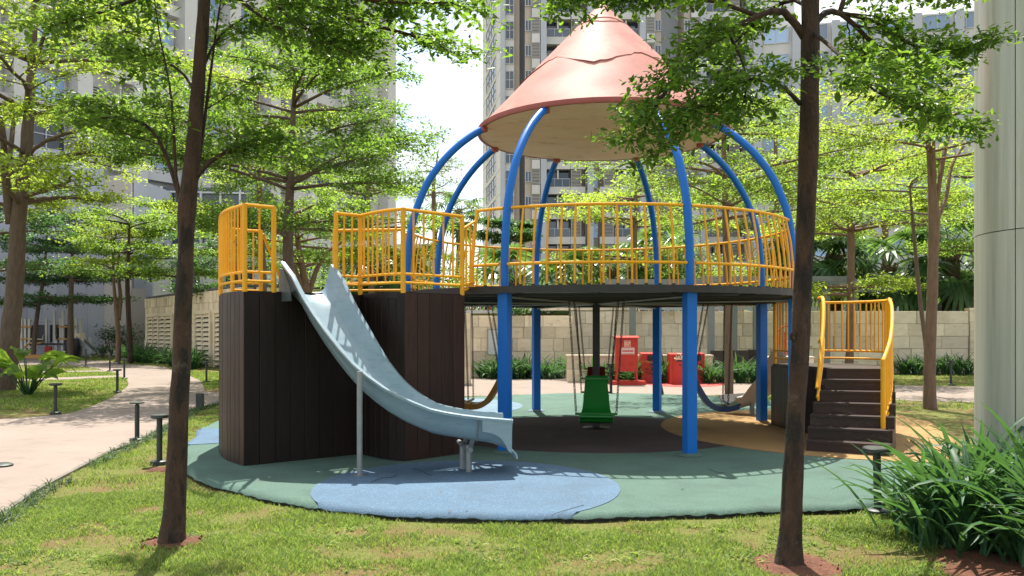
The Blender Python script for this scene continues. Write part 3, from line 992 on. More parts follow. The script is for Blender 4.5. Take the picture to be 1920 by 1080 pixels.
def chute(ctrl, lipz, depth, wd, m, name, parent, n=48, t_lip=.035):
    """open trough with rolled lips, swept along a plan curve; lipz and depth are functions of t"""
    rings = []
    for i in range(n + 1):
        t = i / n
        c, d = bez(*ctrl, t), bezd(*ctrl, t)
        nr = Vector((d.y, -d.x, 0))                       # right of travel
        zl, h, w = lipz(t), depth(t), wd(t)
        fl = zl - h
        sec = [(-w - .030, zl - .035), (-w - .034, zl - .008), (-w - .015, zl + .004), (-w + .022, zl), (-w + .035, zl - .03),
               (-w + .075, fl + h * .45), (-w + .12, fl + h * .14), (-w * .45, fl + .012), (0, fl), (w * .45, fl + .012), (w - .12, fl + h * .14), (w - .075, fl + h * .45),
               (w - .035, zl - .03), (w - .022, zl), (w + .015, zl + .004), (w + .034, zl - .008), (w + .030, zl - .035),
               (w + .008, zl - .045), (w - .045, fl + h * .42), (w - .10, fl - .005), (w * .45, fl - .042), (0, fl - .05), (-w * .45, fl - .042), (-w + .10, fl - .005), (-w + .045, fl + h * .42), (-w - .008, zl - .045)]
        rings.append([c + nr * s + Vector((0, 0, z)) for s, z in sec])
    mb = MB(); mb.loft(rings)
    return mb.build(name, m, parent, smooth=50)


S0, S3 = V2(-2.47, 10.11), V2(-.05, 9.3)
CTRL = [S0, S0 + V2(.656, -.755) * 1.35, S3 - V2(.98, .17) * 1.0, S3]
LZ = [2.376, 2.201, 1.945, 1.735, 1.547, 1.366, 1.202, 1.072, .96, .871, .796, .729, .691, .662, .639, .62, .601]
lipz = lambda t: float(np.interp(t, np.linspace(0, 1, 17), LZ))
dep = lambda t: float(np.interp(t, [0, .06, .14, .3, .5, .8, .93, 1], [.36, .33, .30, .285, .26, .235, .25, .31]))
slide = chute(CTRL, lipz, dep, lambda t: .325, M['slide'], 'slide', PS)
# exit end: side cheeks that drop to a hooked tip and a rolled floor lip
de = bezd(*CTRL, 1.0); nr = V2(de.y, -de.x)
for s in (1, -1):
    base = bez(*CTRL, 1.0) + nr * (s * .335) - de * .03
    out = [(-.30, .615), (-.1, .605), (.0, .602), (.02, .59), (.018, .262), (.005, .248), (-.02, .265), (-.05, .33), (-.10, .40), (-.17, .445), (-.26, .47), (-.30, .475)]
    q = catmull([V2(x, z, 0) for x, z in out], 3)
    A = [base + de * p.x + nr * (.012 * s) + Vector((0, 0, p.y)) for p in q]
    B = [base + de * p.x - nr * (.014 * s) + Vector((0, 0, p.y)) for p in q]
    k = len(q); mb = MB()
    mb.add(A + B, [tuple(range(k)) if s < 0 else tuple(reversed(range(k))), tuple(range(k, 2 * k)) if s > 0 else tuple(reversed(range(k, 2 * k)))] + [(i, (i + 1) % k, (i + 1) % k + k, i + k) for i in range(k)])
    mb.build('exit_cheek', M['slide'], slide, smooth=25)
mb = MB(); rings = []
for i in range(9):
    a = i / 8 * math.radians(95)
    cx_, cz_ = -.04 + .10 * math.sin(a), .20 + .10 * math.cos(a) - .02
    rings.append([bez(*CTRL, 1.0) + nr * s + de * (cx_ - th * math.sin(a)) + Vector((0, 0, cz_ - th * math.cos(a))) for s, th in ((-.325, 0), (.325, 0), (.325, .02), (-.325, .02))])
mb.loft(rings); mb.build('exit_lip', M['slide'], slide, smooth=60)
# side plates fixing the top to the tower
for s in (1, -1):
    c, d = bez(*CTRL, .0), bezd(*CTRL, 0.0)
    nr0 = V2(d.y, -d.x)
    p = c + nr0 * (s * .345) - d * .04
    mb = MB()
    qa = [p + d * x + Vector((0, 0, z)) for x, z in ((-.0, 2.30), (0, 1.90), (.30, 1.90), (.28, 2.06), (.12, 2.27))]
    qb = [v + nr0 * (.014 * s) for v in qa]; k = 5
    mb.add(qa + qb, [tuple(range(k)), tuple(reversed(range(k, 2 * k)))] + [(i, (i + 1) % k, (i + 1) % k + k, i + k) for i in range(k)])
    sp = mb.build('side_plate', M['plate'], slide, smooth=0)
mb = MB(); b0 = V2(-1.63, 8.92); mb.tube([b0 + V2(0, 0, .004), b0 + V2(0, 0, 1.12)], .031, 12); mb.lathe([(.07, .006), (.07, .014), (.033, .016)], b0, 16)
mb.build('support_leg', M['steel'], slide)
l1, l2 = V2(-.555, 9.36), V2(-.475, 9.16)
for b0 in (l1, l2):
    mb = MB(); mb.tube([b0 + V2(0, 0, .004), b0 + V2(0, 0, .30)], .034, 12); mb.build('support_leg', M['steel'], slide)
mb = MB(); dd = (l2 - l1).normalized(); mb.tube([l1 - dd * .14 + V2(0, 0, .29), l2 + dd * .06 + V2(0, 0, .25)], .030, 12); mb.build('cross_pipe', M['steel'], slide)
mb = MB(); mb.bar(l2 + V2(.02, -.03, .27), V2(-.37, 8.94, .60), .05, .02); mb.bar(l1 + V2(.02, .06, .27), V2(-.47, 9.56, .58), .05, .02); mb.build('bracket', M['steel'], slide)
mb = MB()
for t in (.872,):
    c, d = bez(*CTRL, t), bezd(*CTRL, t); n_r = V2(d.y, -d.x); zl, h = lipz(t), dep(t); fl = zl - h; w = .325
    sec = [(w + .04, zl - .03), (w + .01, zl - .055), (w - .04, fl + h * .42), (w - .095, fl - .01), (w * .45, fl - .047), (0, fl - .055), (-w * .45, fl - .047), (-w + .095, fl - .01), (-w + .04, fl + h * .42), (-w - .01, zl - .055), (-w - .04, zl - .03)]
    q = [c + n_r * s + Vector((0, 0, z)) for s, z in sec]
    mb.tube(q, .009, 5)
mb.build('joint_flange', M['steel'], slide)

# ---- stairs with low landing
Lx = [V2(3.80 + .085 * i + .006 * i * i, 10.76 + .205 * i) for i in range(8)]
Ro = catmull([V2(4.66, 10.30), V2(4.86, 10.62), V2(5.14, 11.16), V2(5.36, 11.7), V2(5.50, 12.12)], 6)
Ro = resample(Ro, 2.05 / 7)
while len(Ro) < 8: Ro.append(Ro[-1] + V2(.05, .2))
RISE = 1.015 / 7
stairs = None
for i in range(7):
    z0, z1 = i * RISE, (i + 1) * RISE
    a, b, c2, d2 = Lx[i], Ro[i] - V2(.03, 0), Ro[i + 1] - V2(.03, 0), Lx[i + 1]
    mb = MB()
    if i < 6:
        fx = (b - a).normalized(); nn = V2(fx.y, -fx.x) * .02
        mb.hexa([v + Vector((0, 0, z1 - .03)) for v in (a + nn, b + nn, c2 + (c2 - b) * .1, d2 + (d2 - a) * .1)], [v + Vector((0, 0, z1)) for v in (a + nn, b + nn, c2 + (c2 - b) * .1, d2 + (d2 - a) * .1)])
    else:
        mb.prism([(p.x, p.y) for p in (a, b, Ro[7] - V2(.03, 0), V2(5.78, 12.9), V2(5.62, 13.75), V2(5.1, 14.0), V2(4.32, 13.82), V2(4.36, 12.9), Lx[7])], z1 - .04, z1)
    if stairs is None:
        stairs = mb.build('staircase', M['tread'], PS, smooth=0)
    else:
        mb.build('landing' if i == 6 else 'tread', M['tread'], stairs, smooth=0)
    mb = MB(); mb.hexa([v + Vector((0, 0, z0 + .001)) for v in (a, b, b + (c2 - b) * .12, a + (d2 - a) * .12)], [v + Vector((0, 0, z1 - .031)) for v in (a, b, b + (c2 - b) * .12, a + (d2 - a) * .12)])
    mb.build('riser', M['tread'], stairs, smooth=0)
for k in range(7):
    a, b = Ro[k], Ro[k + 1]
    for j in range(2):
        p, q = a.lerp(b, j / 2), a.lerp(b, (j + 1) / 2 - .01)
        d = (q - p).normalized(); nn = V2(d.y, -d.x)
        mb = MB(); mb.hexa([v + V2(0, 0, .004) for v in (p, q, q - nn * .03, p - nn * .03)][::-1], [v + V2(0, 0, (k + 1) * RISE - .004) for v in (p, q, q - nn * .03, p - nn * .03)][::-1])
        mb.build('side_plank', M['tread'], stairs, smooth=0)
for path in ([V2(5.50, 12.12), V2(5.80, 12.9), V2(5.64, 13.78), V2(5.1, 14.03)], [V2(5.1, 14.03), V2(4.30, 13.84)], [V2(4.30, 13.84), V2(4.34, 12.9), Lx[7], Lx[6], Lx[3]]):
    pts = resample(path, .15)
    for p, q in zip(pts, pts[1:]):
        d = (q - p).normalized(); nn = V2(d.y, -d.x); q = q - d * .006
        h = .975 if p.y > 12.1 else max(.15, (p.y - 10.76) / .205 * RISE)
        mb = MB(); mb.hexa([v + V2(0, 0, .004) for v in (p, p - nn * .03, q - nn * .03, q)], [v + V2(0, 0, h) for v in (p, p - nn * .03, q - nn * .03, q)])
        mb.build('side_plank', M['brown'], stairs, smooth=0)
LZT = 1.02
rail_panel([V2(5.12, 13.78), V2(5.45, 13.64), V2(5.70, 13.3), V2(5.76, 12.9), V2(5.66, 12.45), V2(5.50, 12.16)], LZT, top=1.0, lo=.21, lo2=.09, step=.105, posts=(1, 0))
hr = catmull([V2(5.50, 12.16, LZT + 1.0), V2(5.44, 11.95, 1.93), V2(5.30, 11.62, 1.72), V2(5.08, 11.2, 1.43), V2(4.80, 10.78, 1.17)], 6)
mb = MB(); mb.tube(hr, .024, 10); pn = mb.build('railing', M['yellow'], PS)
mb = MB(); mb.tube([p - V2(0, 0, .78) for p in hr], .017, 8); mb.build('lower_rail', M['yellow'], pn)
mb = MB(); mb.tube([p - V2(0, 0, .88) for p in hr], .015, 8); mb.build('lower_rail', M['yellow'], pn)
for p in resample(hr, .12)[1:-1]:
    b = MB(); b.tube([p - V2(0, 0, .78), p], .0135, 6); b.build('baluster', M['yellow'], pn)
for p, l in ((hr[0], 1.0), (hr[-1], .88)):
    b = MB(); b.tube([p - V2(0, 0, l), p + V2(0, 0, .015)], .03, 10); b.build('railing_post', M['yellow'], pn)
hl = catmull([V2(4.50, 12.22, 2.03), V2(4.48, 12.0, 2.0), V2(4.33, 11.6, 1.62), V2(4.14, 11.2, 1.15), V2(4.02, 10.98, .80)], 6)
mb = MB(); mb.tube(hl, .026, 10); pn = mb.build('railing', M['yellow'], PS)
mb = MB(); mb.tube([p - V2(0, 0, .10 + .55 * (1 - i / len(hl))) for i, p in enumerate(hl)], .017, 8); mb.build('lower_rail', M['yellow'], pn)
for p in resample(hl, .16)[1:-1]:
    b = MB(); b.tube([p - V2(0, 0, .3), p], .0135, 6); b.build('baluster', M['yellow'], pn)
rail_panel([V2(4.32, 13.70), V2(4.36, 13.2), V2(4.42, 12.9)], LZT, top=1.0, lo=.21, lo2=.09, step=.12, posts=(1, 1))
# small beige slide at the back of the landing
B0, B3 = V2(4.78, 14.1), V2(4.02, 15.55)
BC = [B0, B0 + V2(.1, .75), B3 - V2(-.62, -.25), B3]
bl = lambda t: float(np.interp(t, [0, .12, .3, .5, .7, .85, 1], [1.30, 1.27, 1.02, .66, .44, .36, .34]))
bs = chute(BC, bl, lambda t: .2, lambda t: .26, M['slide_old'], 'small_slide', PS, n=24)
mb = MB(); mb.box((4.42, 15.35, .11), (.07, .07, .22)); mb.build('support_leg', M['steel'], bs)


# ------------------------------------------------------------------ hanging chair swings
def chain(p0, p1, mname='chain'):
    p0, p1 = Vector(p0), Vector(p1)
    d = p1 - p0; L = d.length; d.normalize()
    a = d.orthogonal().normalized(); b = d.cross(a)
    n = int(L / .040)
    mb = MB()
    for i in range(n):
        c = p0 + d * (L * (i + .5) / n)
        s = a if i % 2 else b
        mb.tube([c + d * (.026 * math.cos(t)) + s * (.015 * math.sin(t)) for t in np.linspace(0, 2 * math.pi, 9)], .0056, 4, caps=False)
    return mb


def make_swing(phi, m, label):
    a = math.radians(phi)
    out = UX * math.cos(a) + UY * math.sin(a)
    side = Vector((-out.y, out.x, 0))
    base = CC + out * 1.92
    root = empty('chair_swing', (base.x, base.y, .38), label, 'swing', 'chair swings hanging under the round deck')
    prof = [(1.50, .92), (1.55, .84), (1.62, .70), (1.70, .56), (1.78, .45), (1.88, .395), (1.99, .385), (2.10, .40), (2.18, .43), (2.215, .43), (2.23, .405)]
    q = catmull([V2(r, z, 0) for r, z in prof], 3)
    rings = []
    for i, p in enumerate(q):
        t = p.x
        w = float(np.interp(t, [1.5, 1.75, 1.9, 2.23], [.15, .19, .235, .22]))
        tg = q[min(i + 1, len(q) - 1)] - q[max(i - 1, 0)]; tg.normalize()
        nx, nz = tg.y, -tg.x                                  # downward side
        if nz > 0: nx, nz = -nx, -nz
        th = .085
        rings.append([CC + out * (p.x + nx * k) + side * s + Vector((0, 0, p.y + nz * k)) for s, k in ((-w, 0), (w, 0), (w, th), (-w, th))])
    mb = MB(); mb.loft(rings); seat = mb.build('seat', m, root, smooth=40)
    mb = MB(); mb.bar(CC + out * 2.02 - side * .285 + V2(0, 0, .43), CC + out * 2.02 + side * .285 + V2(0, 0, .43), .035, .03); mb.build('cross_bar', m, root)
    mb = MB(); mb.bar(CC + out * 1.53 - side * .215 + V2(0, 0, .88), CC + out * 1.53 + side * .215 + V2(0, 0, .88), .03, .025); mb.build('cross_bar', m, root)
    for s in (-1, 1):
        chain(CC + out * 2.02 + side * (s * .272) + V2(0, 0, .44), CC + out * 2.06 + side * (s * .37) + V2(0, 0, 2.0)).build('chain', M['rust'], root)
        chain(CC + out * 1.53 + side * (s * .205) + V2(0, 0, .89), CC + out * 1.72 + side * (s * .31) + V2(0, 0, 2.0)).build('chain', M['rust'], root)


make_swing(-90, M['swing_green'], 'green chair swing on chains in front of the dark centre post')
make_swing(90, M['swing_red'], 'dark red chair swing half hidden behind the dark centre post')
make_swing(180, M['swing_yellow'], 'ochre yellow chair swing seen from the side next to the timber tower')
make_swing(0, M['swing_blue'], 'navy blue chair swing seen from the side between blue posts')
# ------------------------------------------------------------------ stone walls and the terrace behind them
MESH = {}


def shared_box(key, size, m, bev=0.0):
    k = (key, tuple(round(s, 3) for s in size), m.name)
    if k not in MESH:
        mb = MB()
        if bev:
            x, y, z = (s / 2 for s in size); e = bev
            # front face (-y) eased at its edges
            back = [(-x, y, -z), (x, y, -z), (x, y, z), (-x, y, z)]
            mid = [(-x, -y + e, -z), (x, -y + e, -z), (x, -y + e, z), (-x, -y + e, z)]
            fr = [(-x + e, -y, -z + e), (x - e, -y, -z + e), (x - e, -y, z - e), (-x + e, -y, z - e)]
            mb.add(back + mid + fr, [(8, 9, 10, 11)] + [(i, (i + 1) % 4, (i + 1) % 4 + 4, i + 4) for i in range(4)] + [(i + 4, (i + 1) % 4 + 4, (i + 1) % 4 + 8, i + 8) for i in range(4)])
        else:
            mb.box((0, 0, 0), size)
        me = bpy.data.meshes.new(key); me.from_pydata(mb.v, [], mb.f); me.materials.append(m); me.update()
        MESH[k] = me
    return MESH[k]


def put(name, me, c, parent, rz=0.0):
    o = link(name, me, c, parent)
    o.rotation_euler = (0, 0, rz)
    return o


def stone_wall(label, p0, p1, z0, rows, lens, m, thick=.35, cap=None, skip=None, parent=None, cat='wall', group=None, proud=.035):
    p0, p1 = V2(*p0[:2]), V2(*p1[:2])
    d = (p1 - p0).normalized(); nn = Vector((d.y, -d.x, 0)); rz = math.atan2(d.y, d.x); L = (p1 - p0).length
    H = sum(rows)
    mb = MB()
    q = [p0, p1, p1 - nn * thick, p0 - nn * thick]
    mb.hexa([v + Vector((0, 0, z0)) for v in q], [v + Vector((0, 0, z0 + H)) for v in q])
    if parent is None:
        root = tag(mb.build('stone_wall', M['mortar'], smooth=0), label, cat, group)
    else:
        root = parent; mb.build('backing', M['mortar'], root, smooth=0)
    z = z0
    for h in rows:
        x = 0.0
        while x < L - .02:
            w = rnd.choice(lens) if rnd.random() > .16 else rnd.uniform(.14, .22)
            if L - x - w < min(lens) * .8: w = L - x
            c = x + w / 2
            if not (skip and skip(c, z + h / 2)):
                t = .045 + proud * rnd.choice((0, 0, .35, 1.0))
                pos = p0 + d * c + nn * (t / 2 - .002) + Vector((0, 0, z + h / 2))
                put('stone', shared_box('stone', (w - .010, t, h - .010), m, .006), pos, root, rz)
            x += w
        z += h
    if cap:
        mb = MB(); q = [p0 + nn * .07 - d * .02, p1 + nn * .07 + d * .02, p1 - nn * (thick + .02) + d * .02, p0 - nn * (thick + .02) - d * .02]
        mb.hexa([v + Vector((0, 0, z + .002)) for v in q], [v + Vector((0, 0, z + .002 + cap)) for v in q]); mb.build('cap', M['cream'], root, smooth=0)
    return root


mb = MB(); mb.box((12, 50, 1.10), (42, 35.2, 2.30)); tag(mb.build('terrace', M['lawn'], smooth=0), kind='structure', label='raised terrace behind the stone wall')
stone_wall('long pale travertine wall behind the red cabinet and bins', (2.2, 32), (17.5, 32), GZ, [.48] * 5, (.5, .62, .75, .9), M['stone_grey'])
stone_wall('pale stone wall at the right behind the fork-stemmed tree', (17.52, 31.95), (33.3, 31.95), GZ, [.40] * 6 + [.12], (.45, .6, .75), M['stone_grey'])
stone_wall('plain stone wall behind the timber tower, left of the notice board wall', (-9.3, 31.95), (-3.22, 31.95), GZ, [.48] * 5, (.5, .62, .75, .9), M['stone_grey'])
w1 = stone_wall('warm travertine wall section carrying the notice board', (-3.2, 29.6), (2.15, 29.6), GZ, [.46] * 3 + [.40] * 2, (.36, .5, .62, .78), M['stone'], thick=2.2)
stone_wall('taller stone wall set back under the round deck', (-.4, 31.97), (4.8, 31.97), GZ + 2.42, [.42, .42], (.45, .6, .8), M['stone_grey'], thick=.4)
stone_wall('narrow warm stone pillar beside the timber tower', (-1.75, 25.6), (-1.28, 25.6), GZ, [.55, .62, .5, .5], (.47,), M['stone'], thick=.5)
# planter with a light cap
stone_wall('low stone planter with pale cap behind the red cabinet', (1.75, 26.6), (6.4, 26.6), GZ, [.42, .40], (.55, .7, .8), M['stone'], thick=.3, cap=.05)
stone_wall('low stone pier beside the small beige slide', (7.55, 24.6), (8.9, 24.6), GZ, [.42, .42], (.5, .62), M['stone'], thick=.5, cap=.04)
# notice board
r = empty('notice_board', (-.60, 29.5, .72), 'pale notice board with faint text on the warm stone wall', 'sign')
mb = MB(); mb.box((-.60, 29.53, 1.17), (.50, .03, .90)); mb.build('panel', M['offwhite'], r, smooth=0)
mb = MB()
for z in (.72, 1.62): mb.box((-.60, 29.52, z), (.54, .05, .03))
for x in (-.86, -.34): mb.box((x, 29.52, 1.17), (.03, .05, .87))
mb.build('frame', M['steel'], r, smooth=0)

# terrace railing with red pots behind it
def terrace_rail(x0, x1, y, z, label):
    r = empty('terrace_railing', ((x0 + x1) / 2, y, z), label, 'railing')
    for zz, h in ((z + .06, .12), (z + .74, .05)):
        mb = MB(); mb.box(((x0 + x1) / 2, y, zz), (x1 - x0, .05, h)); mb.build('rail', M['paleframe'], r, smooth=0)
    n = int((x1 - x0) / .135)
    me = None
    for i in range(n + 1):
        c = (x0 + (x1 - x0) * i / n, y, z + .42)
        put('baluster', shared_box('baluster', (.035, .03, .60), M['paleframe']), c, r)
    return r


terrace_rail(-3.0, -.45, 30.4, 2.20, 'pale grey terrace railing at the left above the notice board wall')
terrace_rail(4.85, 11.6, 31.7, 2.36, 'long pale grey terrace railing above the wall behind the bins')
for i, x in enumerate((-2.4, -1.75, -1.0, 5.2, 6.4, 7.7, 8.7, 9.6, 10.5, 11.2)):
    y = 31.0 if x < 2 else 32.3
    r = empty('red_chair', (x, y, 2.24), 'small red chair behind the left terrace railing' if x < 2 else 'small red chair behind the long terrace railing', 'chair', 'red chairs on the left of the terrace' if x < 2 else 'red chairs behind the long terrace railing')
    mb = MB(); mb.box((x, y, 2.68), (.42, .40, .05)); mb.build('seat', M['red'], r, smooth=0)
    mb = MB(); mb.box((x, y + .2, 2.88), (.42, .05, .36)); mb.build('backrest', M['red'], r, smooth=0)
    for sx in (-.18, .18):
        for sy in (-.17, .19):
            mb = MB(); mb.box((x + sx, y + sy, 2.45), (.035, .035, .42)); mb.build('leg', M['red'], r, smooth=0)

# pergola posts and beams
pg = empty('pergola', (9.0, 30.5, GZ), 'grey green steel pergola frame in front of the pale stone wall', 'pergola')
for px, Y in ((1186, 31.3), (1333, 29.6), (1376, 31.3), (1418, 31.3), (1462, 29.6), (1549, 29.6)):
    x = (px - 960) / F * Y
    mb = MB(); mb.box((x, Y, 1.62), (.22, .2, 3.35)); mb.build('column', M['pergola'], pg, smooth=0)
mb = MB(); mb.box((8.6, 31.3, 3.4), (10.2, .18, .2)); mb.build('beam', M['pergola'], pg, smooth=0)
mb = MB(); mb.box((9.3, 29.6, 3.4), (5.2, .18, .2)); mb.build('beam', M['pergola'], pg, smooth=0)
pg = empty('pergola', (18.5, 36, 2.25), 'long low grey pergola on the terrace under the palms', 'pergola')
for px in (1600, 1712, 1815, 1900):
    x = (px - 960) / F * 36
    mb = MB(); mb.box((x, 36, 2.74), (.30, .3, .98)); mb.build('column', M['pergola'], pg, smooth=0)
mb = MB(); mb.box((18.6, 36, 3.36), (8.6, .3, .26)); mb.build('beam', M['pergola'], pg, smooth=0)
mb = MB(); mb.box((18.6, 39, 3.36), (8.6, .3, .26)); mb.build('beam', M['pergola'], pg, smooth=0)
mb = MB(); mb.box((19.1, 37, 2.5), (3.2, .6, .5)); tag(mb.build('planter_box', M['offwhite'], smooth=0), 'white planter box on the terrace under the pergola', 'planter')

# ------------------------------------------------------------------ red cabinet, bins, floor paint
def gpx(px, py, z=0.0): return G(px, py, z)


Yc = 25.2
cab = empty('hydrant_cabinet', (3.48, Yc, GZ), 'red hydrant cabinet on legs numbered 07', 'cabinet')
xc, wc = 3.48, .66
mb = MB(); mb.box((xc, Yc + .2, .83), (wc, .34, 1.0)); body = mb.build('body', M['red'], cab, smooth=0)
mb = MB(); mb.box((xc, Yc + .025, .80), (wc - .1, .02, .84)); mb.build('door', M['red'], body, smooth=0)
mb = MB(); q = [(xc - wc / 2 - .05, Yc - .06), (xc + wc / 2 + .05, Yc - .06), (xc + wc / 2 + .05, Yc + .44), (xc - wc / 2 - .05, Yc + .44)]
mb.hexa([(x, y, 1.335) for x, y in q], [(x, y, 1.36 + (.05 if y > Yc else 0)) for x, y in q]); mb.build('roof', M['red'], cab, smooth=0)
for sx in (-.29, .29):
    for sy in (.06, .34):
        mb = MB(); mb.bar((xc + sx, Yc + sy, .34), (xc + sx * 1.08, Yc + sy, .07), .05, .05); mb.build('leg', M['red'], cab, smooth=0)
for sx in (-.15, .15):
    mb = MB()
    for k in range(3): mb.box((xc + sx, Yc + .008, .52 + .045 * k), (.13, .018, .018))
    mb.build('vent', M['red'], body, smooth=0)
mb = MB(); mb.box((xc + .01, Yc + .008, 1.17), (.19, .012, .19)); lb = mb.build('number_label', M['white'], body, smooth=0)
mb = MB(); mb.box((xc + .01, Yc - .001, 1.17), (.172, .008, .172)); mb.build('label_field', M['orange_print'], lb, smooth=0)
cu = bpy.data.curves.new('number', 'FONT'); cu.body = '07'; cu.size = .16; cu.align_x = 'CENTER'; cu.align_y = 'CENTER'; cu.extrude = .003
tmp = bpy.data.objects.new('number', cu); COL.objects.link(tmp)
bpy.context.view_layer.update()
me = bpy.data.meshes.new_from_object(tmp.evaluated_get(bpy.context.evaluated_depsgraph_get()))
bpy.data.objects.remove(tmp)
me.materials.clear(); me.materials.append(M['white'])
num = link('number', me, (xc + .01, Yc - .009, 1.165), lb); num.rotation_euler = (math.radians(90), 0, 0)
mb = MB(); mb.box((xc + .02, Yc + .008, .95), (.40, .012, .20)); lb2 = mb.build('text_label', M['white'], body, smooth=0)
mb = MB()
for z, hh in ((1.015, .022), (.885, .014), (.862, .014)):
    x = xc - .16
    while x < xc + .2:
        w = rnd.uniform(.014, .03); mb.box((x + w / 2, Yc - .0005, z), (w, .004, hh)); x += w + rnd.uniform(.006, .012)
x = xc - .15
while x < xc + .17:
    w = .034; mb.box((x + w / 2, Yc - .0005, .95), (w, .004, .062)); x += w + .010
mb.build('lettering', M['red'], lb2, smooth=0)
mb = MB(); mb.box((3.50, Yc + .2, GZ + .06), (1.05, .75, .13)); tag(mb.build('plinth', M['red'], smooth=0), 'low red concrete plinth under the red hydrant cabinet', 'plinth')
for (x, y, lab, opening) in ((4.30, 25.9, 'red sloping-top bin half hidden behind a back blue post', 0), (5.06, 25.3, 'red bin with stuffed opening between two blue posts', 1), (5.72, 25.9, 'red bin hidden behind the near right blue post', 0)):
    r = empty('waste_bin', (x, y, GZ), lab, 'bin')
    h, w, dp = .93, .54, .5
    mb = MB(); q = [V2(x - w / 2, y), V2(x + w / 2, y), V2(x + w / 2, y + dp), V2(x - w / 2, y + dp)]
    mb.hexa([v + Vector((0, 0, GZ)) for v in q], [v + Vector((0, 0, GZ + h + (0.0 if i < 2 else .03))) for i, v in enumerate(q)])
    b = mb.build('body', M['red'], r, smooth=0)
    mb = MB(); mb.box((x - .17, y - .003, .40), (.012, .02, .9)); mb.box((x + .25, y - .003, .40), (.012, .02, .9)); mb.build('trim', M['red'], b, smooth=0)
    mb = MB(); mb.box((x + .03, y - .004, .72), (.26, .02, .18)); mb.build('opening', M['dark'], b, smooth=0)
    if opening:
        mb = MB()
        for k in range(9):
            a = V2(x + rnd.uniform(-.1, .2), y - .02, .72 + rnd.uniform(-.06, .1)); mb.tube([a, a + V2(rnd.uniform(-.1, .1), -.04, rnd.uniform(-.04, .05)), a + V2(rnd.uniform(-.15, .15), .02, rnd.uniform(-.05, .08))], .022, 5)
        tag(mb.build('rubbish', M['cream']), 'crumpled pale wrapping stuffed in the red bin opening', 'rubbish')
    mb = MB(); mb.box((x + .04, y - .004, .52), (.05, .006, .04)); mb.box((x + .12, y - .004, .52), (.04, .006, .04)); mb.build('mark', M['dark'], b, smooth=0)
rm = [gl(*p) for p in ((1205, 716), (1290, 712.5), (1345, 714), (1363, 719), (1340, 725), (1265, 726), (1215, 722))]
sheet('floor_paint', smooth_poly(rm), GZ + .018, M['redmat'], kind='structure', label='red painted ground around the bins')

# dining set
def chair(x, y, rz, label):
    r = empty('rattan_chair', (0, 0, 0), label, 'chair', 'dark rattan chairs at the terrace table')
    mb = MB(); mb.box((0, 0, .43), (.52, .52, .07)); mb.build('seat', M['rattan'], r, smooth=0)
    mb = MB(); mb.box((0, .25, .68), (.54, .06, .56)); mb.build('backrest', M['rattan'], r, smooth=0)
    for sx in (-.23, .23):
        mb = MB(); mb.box((sx, -.03, .60), (.05, .44, .05)); mb.build('armrest', M['rattan'], r, smooth=0)
        for sy in (-.22, .22):
            mb = MB(); mb.box((sx, sy, .21), (.05, .05, .40)); mb.build('leg', M['rattan'], r, smooth=0)
    r.location = (x, y, GZ + .02); r.rotation_euler = (0, 0, rz)


for x, y, rz, lab in ((6.95, 28.3, math.pi, 'dark rattan chair with its back to the playground, nearest the slim trunk'), (7.7, 28.5, math.pi + .2, 'dark rattan chair with its back to the playground, beside the pier'), (6.7, 29.6, 1.2, 'dark rattan chair at the left end of the table'), (8.3, 29.5, -1.3, 'dark rattan chair at the right end of the table')):
    chair(x, y, rz, lab)
r = empty('dining_table', (7.4, 29.3, GZ), 'dark outdoor table between rattan chairs behind the planter', 'table')
mb = MB(); mb.box((7.4, 29.3, .72), (1.2, .9, .05)); mb.build('table_top', M['rattan'], r, smooth=0)
for sx in (-.5, .5):
    for sy in (-.35, .35):
        mb = MB(); mb.box((7.4 + sx, 29.3 + sy, .33), (.07, .07, .74)); mb.build('leg', M['rattan'], r, smooth=0)
# red mesh climbing arch seen through the landing railing
r = empty('climbing_arch', (7.75, 23.6, GZ), 'red tube climbing arch behind the yellow landing railing', 'climbing frame')
for k in range(3):
    mb = MB(); mb.tube([(7.55 + .17 * k + .02 * k, 23.6, 0), (7.55 + .17 * k, 23.6, 1.35 + .18 * math.sin((k + .5) * 1.05)), ], .022, 6); mb.build('upright', M['red'], r)
mb = MB(); mb.tube([(7.75 + .27 * math.cos(a), 23.6, 1.25 + .45 * math.sin(a)) for a in np.linspace(0, math.pi, 14)], .028, 8); mb.build('arch_tube', M['red'], r)
for z in np.arange(.35, 1.5, .14):
    w = .27 if z < 1.25 else .27 * math.sqrt(max(0.05, 1 - ((z - 1.25) / .45) ** 2))
    mb = MB(); mb.tube([(7.75 - w, 23.6, z), (7.75 + w, 23.6, z)], .014, 5); mb.build('rung', M['red'], r)

# ------------------------------------------------------------------ path bollards
def bollard(px, py, h, label, disc=.13, lean=0.0, bar=False):
    p = gl(px, py)
    r = empty('bollard_lamp', p, label, 'bollard lamp', 'bollard lamps along the paths')
    mb = MB(); mb.lathe([(.105, 0), (.105, .045), (.09, .055)], p, 20); mb.build('base', M['bollard'], r, smooth=40)
    mb = MB(); mb.tube([p + V2(0, 0, .05), p + V2(lean, 0, h - .03)], .034, 12); mb.build('pole', M['bollard'], r)
    mb = MB()
    if bar:
        mb.lathe([(.02, h - .06), (.028, h - .03), (.02, h - .012), (disc, h - .008), (disc, h + .012), (disc * .6, h + .02)], p + V2(lean, 0, 0), 20)
    else:
        mb.lathe([(disc * .75, h - .035), (disc, h - .025), (disc, h), (disc * .92, h + .010)], p + V2(lean, 0, 0), 24)
    mb.build('disc_cap', M['bollard'], r, smooth=40)
    return r


